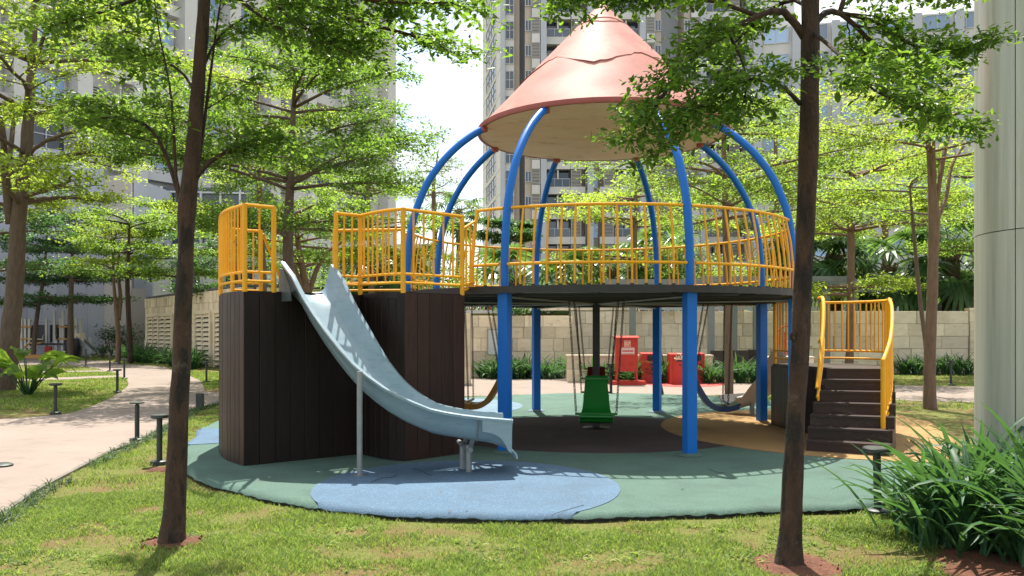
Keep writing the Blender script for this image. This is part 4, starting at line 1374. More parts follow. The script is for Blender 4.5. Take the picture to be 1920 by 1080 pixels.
for a in ((299, 871, .60, 'near dark bollard lamp with broad disc cap on the lawn by the left trunk', .105), (257, 828, .57, 'dark bollard lamp with thin T-shaped cap at the path edge', .10, 0, True),
          (104, 777, .60, 'grey bollard lamp at the far edge of the path near the big-leaved plant', .12), (220, 737, .62, 'bollard lamp at the tip of the lawn, second along the path', .11),
          (233, 711, .68, 'bollard lamp at the tip of the lawn, taller of the pair', .10), (206, 697, .6, 'short bollard lamp by the path bend beyond the lawn tip', .07),
          (161, 688, .8, 'distant slim bollard lamp before the old playset', .05), (224, 683, .7, 'distant slim bollard lamp at the foot of the two thin trunks', .05),
          (387, 717, .66, 'bollard lamp on the lawn in front of the louvred wall', .13), (1646, 965, .59, 'near dark bollard lamp with flat cap before the stairs', .12, -.01),
          (1243, 745, .82, 'leaning grey bollard lamp behind a back blue post', .1, -.16), (1146, 742, .8, 'leaning grey bollard lamp behind the green swing', .1, -.03), (1783, 723, .75, 'slim bollard lamp on the far right lawn', .09)):
    bollard(*a)
p = gl(375, 766)
r = empty('garden_tap', p, 'short dark post with a tap at the path edge by the timber tower', 'tap')
mb = MB(); mb.box((p.x, p.y, GZ + .16), (.13, .13, .32)); mb.build('post', M['bollard'], r, smooth=0)
mb = MB(); mb.tube([(p.x + .06, p.y, .22), (p.x + .15, p.y, .22), (p.x + .16, p.y, .17)], .014, 6); mb.box((p.x + .12, p.y, .255), (.05, .015, .012)); mb.build('spout', M['steel'], r)
p = gl(2, 876)
mb = MB(); mb.lathe([(.13, 0), (.13, .02), (.10, .035)], (p.x, p.y, GZ + .012), 20); tag(mb.build('drain_cover', M['bollard'], smooth=40), 'small round dark cover on the pale path at the frame edge', 'drain cover')

# ------------------------------------------------------------------ louvred service building
d0, d1 = V2(-20.9, 47.6), V2(-11.2, 34.6)
dl = (d1 - d0).normalized(); dn = Vector((dl.y, -dl.x, 0)); drz = math.atan2(dl.y, dl.x); DL = (d1 - d0).length
lb = empty('service_building', (d0 + d1) / 2 + V2(0, 0, GZ), 'low travertine building with tall louvred windows beside the path', 'building')


def on_line(px):      # distance along the facade seen at a picture column
    k = (px - 960) / F
    return (k * d0.y - d0.x) / (dl.x - k * dl.y)


wins = [(on_line(281), on_line(300)), (on_line(302), on_line(325)), (on_line(371), on_line(397)), (on_line(408), on_line(440))]
WT = 2.35
stone_wall('', d0, d1, GZ, [.56, .56, .46, .42, .42, .52, .52], (.30, .36, .42), M['stone'], thick=.5, parent=lb,
           skip=lambda c, z: z < WT and any(a - .25 < c < b + .25 for a, b in wins), proud=.03)
mb = MB(); q = [d0, d1, d1 - dn * 8, d0 - dn * 8]; mb.hexa([v + V2(0, 0, 3.41) for v in q], [v + V2(0, 0, 3.5) for v in q]); mb.build('roof', M['roof_dark'], lb, smooth=0)
mb = MB(); q = [d0 - dn * .6, d1 - dn * .6, d1 - dn * 8, d0 - dn * 8]; mb.hexa([v + V2(0, 0, GZ) for v in q], [v + V2(0, 0, 3.4) for v in q]); mb.build('rear_wall', M['cream'], lb, smooth=0)
for a, b in wins:
    c = d0 + dl * ((a + b) / 2); w = b - a
    fr = MB()
    for s in (-1, 1):
        fr.box(tuple(c + dl * (s * (w / 2 + .11)) + dn * .07 + V2(0, 0, 1.14)), (.20, .16, 2.4), drz)
    fr.box(tuple(c + dn * .07 + V2(0, 0, WT + .08)), (w + .44, .16, .16), drz)
    wo = fr.build('louvred_window', M['cream'], lb, smooth=0)
    mb = MB(); mb.box(tuple(c + dn * .015 + V2(0, 0, 1.14)), (w, .02, 2.36), drz); mb.build('recess', M['dark'], wo, smooth=0)
    mb = MB(); mb.box(tuple(c + dn * .10 + V2(0, 0, 1.14)), (.07, .11, 2.36), drz); mb.build('mullion', M['cream'], wo, smooth=0)
    for k in range(11):
        for s in (-1, 1):
            cc2 = c + dl * (s * (w / 4 + .018)) + dn * .085 + V2(0, 0, .10 + .215 * k)
            key = ('slat', round(w, 2))
            if key not in MESH:
                sm = MB(); hw = w / 4 - .022
                sm.add([(-hw, -.05, -.055), (hw, -.05, -.055), (hw, .05, .075), (-hw, .05, .075), (-hw, -.05, -.03), (hw, -.05, -.03), (hw, .05, .10), (-hw, .05, .10)],
                       [(3, 2, 1, 0), (4, 5, 6, 7), (0, 1, 5, 4), (1, 2, 6, 5), (2, 3, 7, 6), (3, 0, 4, 7)])
                me = bpy.data.meshes.new('slat'); me.from_pydata(sm.v, [], sm.f); me.materials.append(M['cream']); me.update(); MESH[key] = me
            put('slat', MESH[key], cc2, wo, drz)

# ------------------------------------------------------------------ metal panel wall and the pale block behind it
mw = empty('panel_clad_hall', (-27, 56, GZ), 'tall grey metal-panelled hall wall behind the old playset', 'building')
wp = [V2(-36, 50), V2(-31.5, 54.2), V2(-29.4, 55.6), V2(-27.6, 56.4), V2(-25.2, 55.2), V2(-24.7, 56.2)]
for k, (a, b) in enumerate(zip(wp, wp[1:])):
    n = max(1, round((b - a).length / .85)); d = (b - a).normalized()
    H = 13.5 if k < 3 else 12.0 if k == 3 else 4.4
    for i in range(n):
        p, q = a.lerp(b, i / n), a.lerp(b, (i + 1) / n) - d * .012
        nn = V2(d.y, -d.x)
        mb = MB(); mb.hexa([v + V2(0, 0, GZ) for v in (p, q, q - nn * .08, p - nn * .08)], [v + V2(0, 0, H) for v in (p, q, q - nn * .08, p - nn * .08)])
        mb.build('wall_panel', M['metalwall' if k < 3 else 'metalwall_lit'], mw, smooth=0)
mb = MB(); mb.prism([(p.x, p.y + .35) for p in wp[:5]] + [(-25, 66), (-36, 66)], GZ, 11.8); mb.build('core', M['conc_grey'], mw, smooth=0)

# ------------------------------------------------------------------ apartment towers


def window_unit(key, w, h, cols, rows, gm, fw=.07, dp=.14):
    """frame mesh and pane mesh centred on the opening, facing -y"""
    k = ('win', key)
    if k not in MESH:
        f = MB()
        for i in range(cols + 1):
            f.box((-w / 2 + w * i / cols, 0, 0), (fw, dp, h + fw))
        for j in range(rows + 1):
            for i in range(cols):
                f.box((-w / 2 + w * (i + .5) / cols, 0, -h / 2 + h * j / rows), (w / cols - fw - .004, dp * .9, fw))
        me = bpy.data.meshes.new('window'); me.from_pydata(f.v, [], f.f); me.materials.append(M['frame']); me.update()
        g = MB(); g.box((0, .03, 0), (w - .02, .02, h - .02))
        mg = bpy.data.meshes.new('pane'); mg.from_pydata(g.v, [], g.f); mg.materials.append(gm); mg.update()
        MESH[k] = (me, mg)
    return MESH[k]


def louver_unit(key, w, h, n):
    k = ('louv', key)
    if k not in MESH:
        f = MB()
        for i in range(n):
            f.box((0, 0, -h / 2 + h * (i + .5) / n), (w, .16, h / n * .55))
        for s in (-1, 1): f.box((s * (w / 2 + .04), 0, 0), (.08, .2, h))
        me = bpy.data.meshes.new('louver_screen'); me.from_pydata(f.v, [], f.f); me.materials.append(M['louver']); me.update()
        d = MB(); d.box((0, .16, 0), (w - .02, .04, h - .02))
        md = bpy.data.meshes.new('recess'); md.from_pydata(d.v, [], d.f); md.materials.append(M['dark']); md.update()
        MESH[k] = (me, md)
    return MESH[k]


class Frame2:
    """a facade's own frame: x along it, y into the building"""
    def __init__(s, o, d, root):
        s.o, s.d = V2(*o), V2(*d).normalized(); s.n = V2(-s.d.y, s.d.x); s.rz = math.atan2(s.d.y, s.d.x); s.root = root

    def w(s, x, y, z): return s.o + s.d * x + s.n * y + V2(0, 0, z)

    def box(s, name, x0, x1, y0, y1, z0, z1, m, parent=None):
        me = shared_box(name, (x1 - x0, y1 - y0, z1 - z0), m)
        return put(name, me, s.w((x0 + x1) / 2, (y0 + y1) / 2, (z0 + z1) / 2), parent or s.root, s.rz)

    def window(s, x, y, z, w, h, cols, rows, gm, key):
        a, b = window_unit((key, w, h, cols, rows, gm.name), w, h, cols, rows, gm)
        o = put('window', a, s.w(x, y, z), s.root, s.rz)
        p = put('pane', b, s.w(x, y, z), o, 0)
        p.location = (0, 0, 0)
        return o

    def louver(s, x, y, z, w, h, n):
        a, b = louver_unit((w, h, n), w, h, n)
        o = put('louver_screen', a, s.w(x, y, z), s.root, s.rz)
        p = put('recess', b, s.w(x, y, z), o, 0); p.location = (0, 0, 0)
        return o

    def balcony(s, x0, x1, y, z, h=2.25):
        # parapet slab, dark recess with sliding door, side wall, railing
        w = x1 - x0
        o = s.box('balcony', x0, x1, y - .02, y + .22, z - .95, z, M['conc'])
        def sub(name, xa, xb, ya, yb, za, zb, m):
            me = shared_box(name, (xb - xa, yb - ya, zb - za), m)
            q = put(name, me, s.w(0, 0, 0), o, 0)
            q.location = ((xa + xb) / 2 - (x0 + x1) / 2, (ya + yb) / 2 - (y + .10), (za + zb) / 2 - (z - .475))
            return q
        sub('balcony_door', x0 + .15, x0 + w * .42, y + 1.25, y + 1.3, z + .02, z + h, M['glass'])
        sub('balcony_door', x0 + w * .55, x1 - .15, y + 1.25, y + 1.3, z + .02, z + h, M['glass'])
        sub('pier', x0 + w * .45, x0 + w * .52, y + .3, y + 1.24, z + .01, z + h, M['conc'])
        sub('handrail', x0 + .02, x1 - .02, y + .02, y + .08, z + .98, z + 1.04, M['frame'])
        n = max(3, int(w / 1.1))
        for i in range(n + 1):
            sub('railing_post', x0 + .03 + (w - .1) * i / n, x0 + .07 + (w - .1) * i / n, y + .02, y + .08, z + .004, z + .975, M['frame'])
        sub('railing_glass', x0 + .05, x1 - .05, y + .04, y + .055, z + .06, z + .95, M['glass'])
        return o


FH = 3.2
at_ = empty('apartment_tower', (17, 107, GZ), 'tall grey apartment tower with balconies and louvred screens behind the cone roof', 'apartment tower')
ft = Frame2((-1.5, 107), (1, 0), at_)
PXM = 107 / F
X = lambda px: (px - 938) * PXM
TOP = 60.0
ft.box('core', X(942), X(1490), 3.2, 20, 0, TOP, M['conc_grey'])
ft.box('corner_pier', X(938), X(947), 0, 3, 0, TOP, M['conc_grey'])
ft.box('window_bay_wall', X(947), X(964), .45, 3.1, 0, TOP, M['conc'])
ft.box('recess_wall', X(964), X(974), .9, 3.1, 0, TOP, M['conc_beige'])


def tower_half(sg, base):
    """one mirrored half: columns measured in px from the party pier"""
    x = lambda a: base + sg * a * PXM
    def rng(a, b):
        u, v = x(a), x(b)
        return (min(u, v), max(u, v))
    u, v = rng(-40, -28); ft.box('bay_wall', u, v, -.9, 3.1, 0, TOP, M['conc_beige'])
    u, v = rng(-27.9, -12); ft.box('bay_wall', u, v, -1.0, 3.1, 0, TOP, M['dark'])
    u, v = rng(-11, 0); ft.box('pilaster', u, v, -1.3, 3.1, 0, TOP, M['conc_grey'])
    u, v = rng(74, 86.5); ft.box('recess_wall', u, v, .9, 3.1, 0, TOP, M['conc_beige'])
    u, v = rng(0, 74); ft.box('back_wall', u, v, 2.0, 3.1, 0, TOP, M['conc_beige'])
    for k in range(1, 17):
        z = .1 + FH * k
        u, v = rng(-40, -28); ft.window((u + v) / 2, -1.0, z + 1.9, v - u - .1, 1.35, 2, 1, M['glass'], 'bay')
        u, v = rng(-27.5, -12.4); ft.louver((u + v) / 2, -1.15, z + 1.95, v - u - .1, 2.2, 12)
        ft.box('spandrel', u, v, -1.35, -1.02, z - .35, z + .80, M['conc'])
        u, v = rng(0.3, 45); ft.balcony(u, v, -.3, z + .75, 2.2)
        if rnd.random() < .5:
            ac = ft.box('air_conditioner', u + .25, u + 1.05, .45, .8, z + .80, z + 1.42, M['offwhite'])
        ft.box('floor_slab', u, v, -.1, 1.98, z - .1, z + .05, M['conc'])
        u, v = rng(45.5, 73); ft.box('spandrel', u, v, -.32, -.08, z - .20, z + .75, M['conc'])
        u, v = rng(47, 65); ft.louver((u + v) / 2, -.15, z + 1.85, v - u - .1, 2.15, 12)
        u, v = rng(74.5, 86); ft.window((u + v) / 2, .82, z + 1.7, v - u - .15, 1.9, 1, 2, M['glass_blue_reflection'], 'slot')


for k in range(1, 17):
    z = .1 + FH * k
    ft.window(X(955.5), .36, z + 1.8, X(963.2) - X(948), 2.25, 2, 2, M['glass'], 'front')
tower_half(1, X(1024))
ft.box('pilaster', X(1100.5), X(1111), -1.3, 3.1, 0, TOP, M['conc_grey'])
tower_half(-1, X(1197))
tower_half(1, X(1320))
ft.box('pilaster', X(1396), X(1411), -1.3, 3.1, 0, TOP, M['conc_grey'])
ft.box('end_wall', X(1411), X(1490), 0, 3.1, 0, TOP, M['conc'])
sd = Frame2((-4.4, 125.5), (2.9, -18.5), at_)
sd.box('side_wall', 0, 18.6, .02, .6, 0, TOP, M['conc'])
for k in range(1, 17):
    z = .1 + FH * k
    sd.window(9.6, 0, z + 1.8, 10.0, 2.5, 4, 2, M['glass'], 'side')
    sd.box('joint_band', 0, 18.6, -.01, .015, z - .06, z, M['conc_grey'])

lt = empty('apartment_block', (-22, 70, GZ), 'pale high apartment block seen through the crowns at the left', 'apartment block')
lf = Frame2((-38, 48), (25.5, 39), lt)
LL = math.hypot(25.5, 39)
lf.box('core', 0, LL, .9, 14, 0, 46, M['conc'])
x, i = 0.6, 0
while x < LL - 3:
    last = x > LL - 9
    lf.box('pilaster', x - .55, x + .55, -.5, .88, 0, 46, M['conc'])
    for k in range(2, 14):
        z = 3.3 * k + .3
        if last or i % 4 == 3:
            lf.louver(x + 1.4, .5, z + 1.6, 1.3, 2.1, 11)
            lf.balcony(x + 2.2, x + 3.75, -.3, z + .8, 2.2)
        else:
            lf.window(x + 2.15, .7, z + 1.7, 2.6, 1.9, 2, 2, M['glass_blue_reflection'] if (i + k) % 3 else M['glass'], 'lw')
            lf.box('spandrel', x + .6, x + 3.75, .2, .86, z - .3, z + .55, M['conc'])
    x += 4.3; i += 1
lf.box('end_pier', LL - 1.2, LL, -.5, .88, 0, 46, M['conc'])

# glazed podium behind the panel wall, low white buildings behind the terrace
pb = empty('glazed_podium', (-21, 60, GZ), 'white framed glass podium behind the louvred building', 'building')
pf = Frame2((-27.2, 61), (1, .12), pb)
pf.box('core', .1, 9, .3, 6, 0, 12.2, M['glass'])
for i in range(7):
    pf.box('mullion', 1.4 * i + (.0 if i else -.55), 1.4 * i + (.12 if i else .35), -.05, .29, 0, 12.2, M['offwhite'])
for j in range(6):
    pf.box('transom', .36, 8.9, .0, .27, 1.0 + 2.15 * j, 1.12 + 2.15 * j, M['offwhite'])
gh = empty('garden_house', (-14.5, 52, GZ), 'white low garden house with dark glass and balcony railing behind the tower trees', 'building')
gf = Frame2((-22.5, 52), (1, 0), gh)
gf.box('wall', 0, 17.5, .2, 6, 0, 6.6, M['offwhite'])
gf.box('roof', -.3, 17.8, -.4, 6.3, 6.61, 6.95, M['offwhite'])
for x in (1.2, 4.6, 8.1, 10.6, 14.2):
    gf.window(x + .9, .15, 5.0, 1.9, 1.9, 2, 1, M['glass'], 'gh')
for i in range(36):
    gf.box('railing_post', .2 + .48 * i, .235 + .48 * i, -.2, -.16, 3.6, 4.5, M['paleframe'])
gf.box('handrail', 0, 17.4, -.22, -.14, 4.51, 4.57, M['paleframe'])
gf.box('floor_slab', 0, 17.5, -.3, .18, 3.3, 3.55, M['offwhite'])
ch = empty('club_house', (22, 58, 2.25), 'low white club house with grey roof behind the palms', 'building')
cf = Frame2((10, 58), (1, 0), ch)
cf.box('wall', 0, 26, .1, 8, 2.2, 5.7, M['offwhite'])
cf.box('roof', -.6, 26.6, -1.0, 8.5, 5.71, 6.3, M['conc_grey'])
for i in range(9):
    cf.window(1.6 + 2.8 * i, 0, 3.9, 2.0, 1.9, 2, 1, M['glass_blue_reflection'], 'ch')
ub = empty('far_apartment_block', (24, 92, GZ), 'grey apartment block far behind the right hand crowns', 'apartment block')
uf = Frame2((29, 100), (1, -.25), ub)
uf.box('core', 0, 40, .5, 14, 0, 38, M['conc'])
for i in range(9):
    uf.box('pilaster', 4.4 * i, 4.4 * i + .9, -.2, .48, 0, 38, M['conc_grey'])
    for k in range(1, 12):
        uf.window(4.4 * i + 2.6, .42, 3.2 * k + 1.7, 2.8, 1.8, 2, 1, M['glass_blue_reflection'], 'ub')

# ------------------------------------------------------------------ old playset far left
op = empty('old_playset', (-27, 51.5, GZ), 'distant playset with pale posts, dark panels, amber bars and grey slide', 'playset')
Yo = 51.5
ox = lambda px: (px - 960) / F * Yo
oz = lambda py: CAMZ - (py - HZ) / F * Yo
for px, py in ((43, 597), (51, 598), (58, 598), (90, 597), (104, 583), (114, 597), (121, 583), (137, 597), (144, 597), (150, 597), (167, 633)):
    mb = MB(); mb.box((ox(px), Yo + rnd.uniform(-.2, .2), (oz(py) + GZ) / 2), (.13, .13, oz(py) - GZ)); mb.build('post', M['postwhite'], op, smooth=0)
for a, b, t, bt in ((40, 60, 610, 665), (64, 87, 609, 642), (92, 112, 609, 642), (115, 130, 609, 642), (138, 144, 609, 640), (44, 60, 646, 666)):
    mb = MB(); mb.box(((ox(a) + ox(b)) / 2, Yo + .12, (oz(t) + oz(bt)) / 2), (ox(b) - ox(a), .06, oz(t) - oz(bt))); mb.build('dark_panel', M['panel_dark'], op, smooth=0)
for a, b in ((41, 64), (113, 145)):
    for py in (612.5, 635.5):
        mb = MB(); mb.box(((ox(a) + ox(b)) / 2, Yo - .25, oz(py)), (ox(b) - ox(a), .1, .10)); mb.build('amber_bar', M['amber'], op, smooth=0)
mb = MB(); mb.tube([(ox(43), Yo, oz(602)), (ox(114), Yo, oz(602))], .035, 6); mb.build('top_rail', M['postwhite'], op)
mb = MB(); mb.box((ox(93), Yo + .1, oz(645)), (ox(128) - ox(66), 1.0, .12)); mb.build('platform', M['panel_dark'], op, smooth=0)
for px in (68, 86, 93, 109):
    mb = MB(); mb.tube([(ox(px), Yo - .2, oz(628)), (ox(px + 2), Yo - .45, oz(630)), (ox(px + 2), Yo - .45, oz(637)), (ox(px), Yo - .2, oz(640))], .025, 6); mb.build('grab_handle', M['postwhite'], op)
for px in (66, 82):
    mb = MB(); mb.tube([(ox(px - 5), Yo - 1.2, GZ), (ox(px - 4), Yo - 1.0, oz(652)), (ox(px), Yo - .6, oz(643)), (ox(px + 3), Yo - .3, oz(641))], .05, 6); mb.build('arched_rail', M['amber'], op)
for k in range(5):
    mb = MB(); mb.box((ox(73), Yo - 1.1 + .2 * k, GZ + .18 + .24 * k), (.8, .22, .06)); mb.build('step', M['cream'], op, smooth=0)
mb = MB(); q0, q1 = V2(ox(150), Yo - .2, oz(637)), V2(ox(186), Yo - .6, oz(664)); mb.bar(q0, q1, .62, .10); sl = mb.build('slide', M['steel'], op, smooth=0)
for s in (-1, 1):
    mb = MB(); mb.bar(q0 + V2(0, .3 * s, .12), q1 + V2(0, .3 * s, .12), .05, .24); mb.build('slide_side', M['steel'], sl, smooth=0)
mb = MB(); mb.hexa([(ox(145), Yo - .4, oz(650)), (ox(160), Yo - .4, oz(650)), (ox(160), Yo + .2, oz(650)), (ox(145), Yo + .2, oz(650))], [(ox(146), Yo - .4, oz(625)), (ox(156), Yo - .4, oz(625)), (ox(156), Yo + .2, oz(625)), (ox(146), Yo + .2, oz(625))]); mb.build('slide_hood', M['cream'], op, smooth=0)
for px in (110, 122):
    mb = MB(); mb.box((ox(px), Yo - .3, .5), (.16, .1, 1.05)); mb.build('white_board', M['offwhite'], op, smooth=0)
mb = MB(); mb.lathe([(.35, 0), (.42, .5), (.42, .95), (.3, 1.2)], (ox(147), Yo - .7, GZ), 14); mb.build('dark_drum', M['panel_dark'], op)
mb = MB(); mb.box((ox(99), Yo - .5, .42), (.36, .2, .42)); mb.build('red_panel', M['red'], op, smooth=0)
mb = MB(); mb.bar(V2(ox(66), Yo - 1.6, GZ + .1), V2(ox(128), Yo - 1.6, GZ + .1), .3, .25); mb.build('timber_edge', M['amber'], op, smooth=0)

# ------------------------------------------------------------------ clad round column at the right edge
ccx, ccy, ccr = 5.05, 7.4, .83
col = empty('clad_column', (ccx, ccy, GZ), 'big round column in greenish metal panels at the right edge', 'column')
z = GZ
zs = [GZ, 2.42, 4.9, 7.4, 9.9, 12.4]
for z0, z1 in zip(zs, zs[1:]):
    for k in range(4):
        a0, a1 = math.radians(90 * k + 22 + .35), math.radians(90 * k + 112 - .35)
        mb = MB(); rings = []
        for i in range(17):
            a = a0 + (a1 - a0) * i / 16
            r0, r1 = ccr - .012, ccr + (.0015 * noise.noise(Vector((a * 3, z0, 0))))
            rings.append([(ccx + r * math.cos(a), ccy + r * math.sin(a), zz) for r, zz in ((r0, z0 + .004), (r1, z0 + .004), (r1, z1 - .004), (r0, z1 - .004))])
        mb.loft(rings); mb.build('metal_panel', M['column'], col, smooth=40)
mb = MB(); mb.lathe([(ccr - .014, GZ), (ccr - .014, 12.4)], (ccx, ccy, 0), 48); mb.build('core', M['dark'], col)
# ------------------------------------------------------------------ trees


class Tree:
    def __init__(s, name, base, label, seed, bark, leafm, group=None):
        s.r = random.Random(seed); s.np = np.random.default_rng(seed)
        s.root = empty(name, base, label, 'tree', group)
        s.trunk, s.limb = MB(), MB()
        s.bark, s.leafm = bark, leafm
        s.seg = []                                   # (p0, p1) of leafy twigs

    def stem(s, pts, rad, n=20, smooth=14, knob=.055):
        q = catmull(pts, smooth)
        rr = np.interp(np.linspace(0, 1, len(q)), np.linspace(0, 1, len(rad)), rad)
        off = s.r.uniform(0, 50)
        o = len(s.trunk.v)
        s.trunk.tube(q, [float(r) for r in rr], n)
        for i in range(len(q)):                      # slightly uneven cross-section
            for j in range(n):
                k = o + i * n + j
                v = Vector(s.trunk.v[k]); d = v - q[i]
                f = 1 + knob * 2 * noise.noise(Vector((v.x * 5 + off, v.y * 5, v.z * 3))) + knob * .9 * noise.noise(Vector((d.x * 60 + off, d.y * 60, v.z * 7)))
                s.trunk.v[k] = tuple(q[i] + d * f)
        return q

    def path(s, p, az, el, L, el2=0.0, wander=.12, n=7, droop=0.0):
        pts = [Vector(p)]
        for i in range(n):
            t = i / max(1, n - 1)
            e = el + (el2 - el) * min(1, t * 1.3) - droop * t * t
            az += s.r.gauss(0, wander)
            pts.append(pts[-1] + Vector((math.sin(az) * math.cos(e), math.cos(az) * math.cos(e), math.sin(e))) * (L / n))
        return pts

    def limbs(s, pts, r0, nsub=8, sub=.5, levels=2, start=.25, r1=.25, spread=(.55, 1.0), droop=0.0, twig=.35, sides=6, flat=.06):
        """a limb along pts with alternating side branches in its own plane, and leafy twigs on those"""
        k = len(pts)
        s.limb.tube(pts, [r0 * (1 - (1 - r1) * i / (k - 1)) for i in range(k)], sides)
        L = sum((b - a).length for a, b in zip(pts, pts[1:]))
        side = s.r.choice((-1, 1))
        for i in range(nsub):
            t = start + (1 - start) * (i + s.r.uniform(.1, .9)) / nsub
            f = t * (k - 1); j = min(int(f), k - 2)
            b = pts[j].lerp(pts[j + 1], f - j); d = (pts[j + 1] - pts[j]).normalized()
            az = math.atan2(d.x, d.y) + side * s.r.uniform(*spread); side = -side
            el = math.asin(max(-1, min(1, d.z))) * .4 + s.r.gauss(flat, .12)
            l2 = L * sub * (1 - .55 * t) * s.r.uniform(.7, 1.2)
            q = s.path(b, az, el, l2, el - .05, .14, 5, droop)
            rr = max(.0035, r0 * (1 - (1 - r1) * t) * .45)
            s.limb.tube(q, [rr, rr * .8, rr * .62, rr * .45, rr * .3, rr * .2], 4, caps=False)
            s.seg += [(a, c) for a, c in zip(q[1:], q[2:])]
            if levels > 1:
                for m_ in range(max(2, int(l2 / twig * 2))):
                    t2 = s.r.uniform(.2, 1); f2 = t2 * 5; j2 = min(int(f2), 4)
                    bb = q[j2].lerp(q[j2 + 1], f2 - j2); dd = (q[j2 + 1] - q[j2]).normalized()
                    a2 = math.atan2(dd.x, dd.y) + s.r.choice((-1, 1)) * s.r.uniform(.4, 1.2)
                    e2 = s.r.gauss(flat, .22) - droop * .5
                    tw = s.path(bb, a2, e2, twig * s.r.uniform(.6, 1.3), e2 - droop * .6, .2, 3)
                    s.limb.tube(tw, [max(.002, rr * .4)] * 2 + [max(.0015, rr * .22)] * 2, 3, caps=False)
                    s.seg += list(zip(tw, tw[1:]))
        s.seg += [(a, c) for a, c in zip(pts[-3:], pts[-2:])]

    def finish(s, per_m, size, var=.3, spread=.05, tilt=.45, detailed=False, aspect=.46, droop=0.0, hang=None):
        s.trunk.build('trunk', s.bark, s.root, smooth=180)
        if s.limb.v:
            s.limb.build('limbs', s.bark, s.root, smooth=180)
        A = np.array([a for a, b in s.seg]); B = np.array([b for a, b in s.seg])
        Ls = np.linalg.norm(B - A, axis=1)
        cnt = s.np.poisson(Ls * per_m)
        idx = np.repeat(np.arange(len(A)), cnt)
        n = len(idx)
        t = s.np.random(n)[:, None]
        Pt = A[idx] * (1 - t) + B[idx] * t + s.np.normal(0, spread, (n, 3)) * np.array([1, 1, .55])
        base = unit(B - A)[idx]
        ang = s.np.uniform(-math.pi, math.pi, n)
        D = np.stack([np.sin(ang), np.cos(ang), s.np.normal(.12 - droop, tilt, n)], 1)
        D = unit(unit(D) + base * .7)
        N = unit(np.stack([s.np.normal(0, .42, n), s.np.normal(0, .42, n), np.ones(n)], 1))
        Lf = size * (1 + s.np.normal(0, var, n)).clip(.45, 1.7)
        V, Fc = leaves_arrays(Pt, D, N, Lf, Lf * aspect, detailed)
        c = (V.min(0) + V.max(0)) / 2
        cr = np_mesh('crown', V, Fc, s.leafm, s.root, c)
        cr['kind'] = 'stuff'
        return n


NLEAF = 0


def at(px, py, Y): return P(px, py, Y)


def tiers(T, q, spec, r0, levels=2, nsub=7, sub=.5, twig=.4, flat=.06, droop=0.0):
    """whorls of flat limbs: spec = (height, how many, length, rise)"""
    zs = [p.z for p in q]
    for z, n, L, el in spec:
        a0 = T.r.uniform(0, 6.28)
        for i in range(n):
            zz = z + T.r.uniform(-.2, .2)
            p = q[min(range(len(q)), key=lambda k: abs(zs[k] - zz))].copy(); p.z = min(max(zs), zz)
            T.limbs(T.path(p, a0 + 6.283 * i / n + T.r.gauss(0, .25), el + T.r.gauss(0, .08), L * T.r.uniform(.75, 1.15), .03, .14, 8), r0 * T.r.uniform(.8, 1.1), nsub, sub, levels, .22, flat=flat, twig=twig, droop=droop)


# --- near left tree
Y1 = 6.4
T = Tree('tree', (-2.60, Y1, GZ), 'near left tree with leaning dark trunk in front of the timber tower', 11, M['bark_dark'], M['leaf_fore'])
tp = [at(323, 1015, Y1), at(327, 960, Y1), at(335, 800, Y1), at(343, 600, Y1), at(349, 470, Y1), at(351, 395, Y1), at(362, 280, Y1), at(374, 130, Y1), at(383, 0, Y1), at(392, -150, Y1), at(398, -330, Y1)]
q = T.stem(tp, [.108, .084, .073, .065, .060, .067, .055, .048, .045, .037, .022])
V3 = Vector
for pts, r, ns, sb in (
        ([(347, 405), (325, 330), (308, 285), (285, 245), (255, 226), (205, 220), (160, 226)], .022, 12, .46),
        ([(345, 400), (330, 330), (326, 240), (318, 160), (300, 70), (290, 0)], .016, 7, .40),
        ([(366, 335), (385, 312), (410, 293), (445, 276), (485, 262), (540, 262)], .024, 12, .42),
        ([(355, 400), (368, 330), (380, 250), (392, 160), (405, 60), (420, -40)], .022, 6, .36),
        ([(372, 150), (395, 95), (420, 60), (470, 25), (520, 10)], .014, 9, .5),
        ([(376, 190), (345, 140), (300, 110), (250, 100), (200, 105)], .014, 9, .5)):
    dy = T.r.uniform(-.7, .7)
    pp = [at(px, py, Y1 + dy * i / len(pts)) for i, (px, py) in enumerate(pts)]
    T.limbs(catmull(pp, 2), r, ns, sb, 2, .3, twig=.22, flat=.03)
# long limb sweeping right along the top of the view
for pts, r, ns, sb in (
        ([(392, -130, 6.4), (450, -60, 6.35), (560, 0, 6.3), (640, 30, 6.25), (720, 52, 6.2), (800, 75, 6.2), (848, 100, 6.2)], .028, 14, .34),
        ([(392, -110, 6.4), (470, -50, 6.1), (560, -20, 5.9), (660, -5, 5.7), (760, 5, 5.6), (850, 5, 5.5)], .024, 13, .36),
        ([(392, -140, 6.4), (470, -40, 6.3), (540, 30, 6.2), (600, 70, 6.2), (660, 100, 6.1)], .022, 11, .42),
        ([(388, -90, 6.4), (330, -40, 6.3), (250, 0, 6.2), (170, 30, 6.1), (90, 50, 6.0)], .020, 12, .40),
        ([(388, -60, 6.4), (450, 0, 6.3), (520, 50, 6.3), (590, 80, 6.4), (650, 95, 6.5)], .018, 11, .42),
        ([(390, -180, 6.4), (420, -150, 5.8), (480, -120, 5.2), (560, -100, 4.8)], .018, 8, .5)):
    T.limbs(catmull([at(*p) for p in pts], 2), r, ns, sb, 2, .25, twig=.24, flat=.0)
tiers(T, q, ((4.9, 5, 2.0, .3), (5.4, 4, 1.5, .4)), .02, nsub=8, twig=.26)
NLEAF += T.finish(118, .054, spread=.05, var=.38, detailed=True)

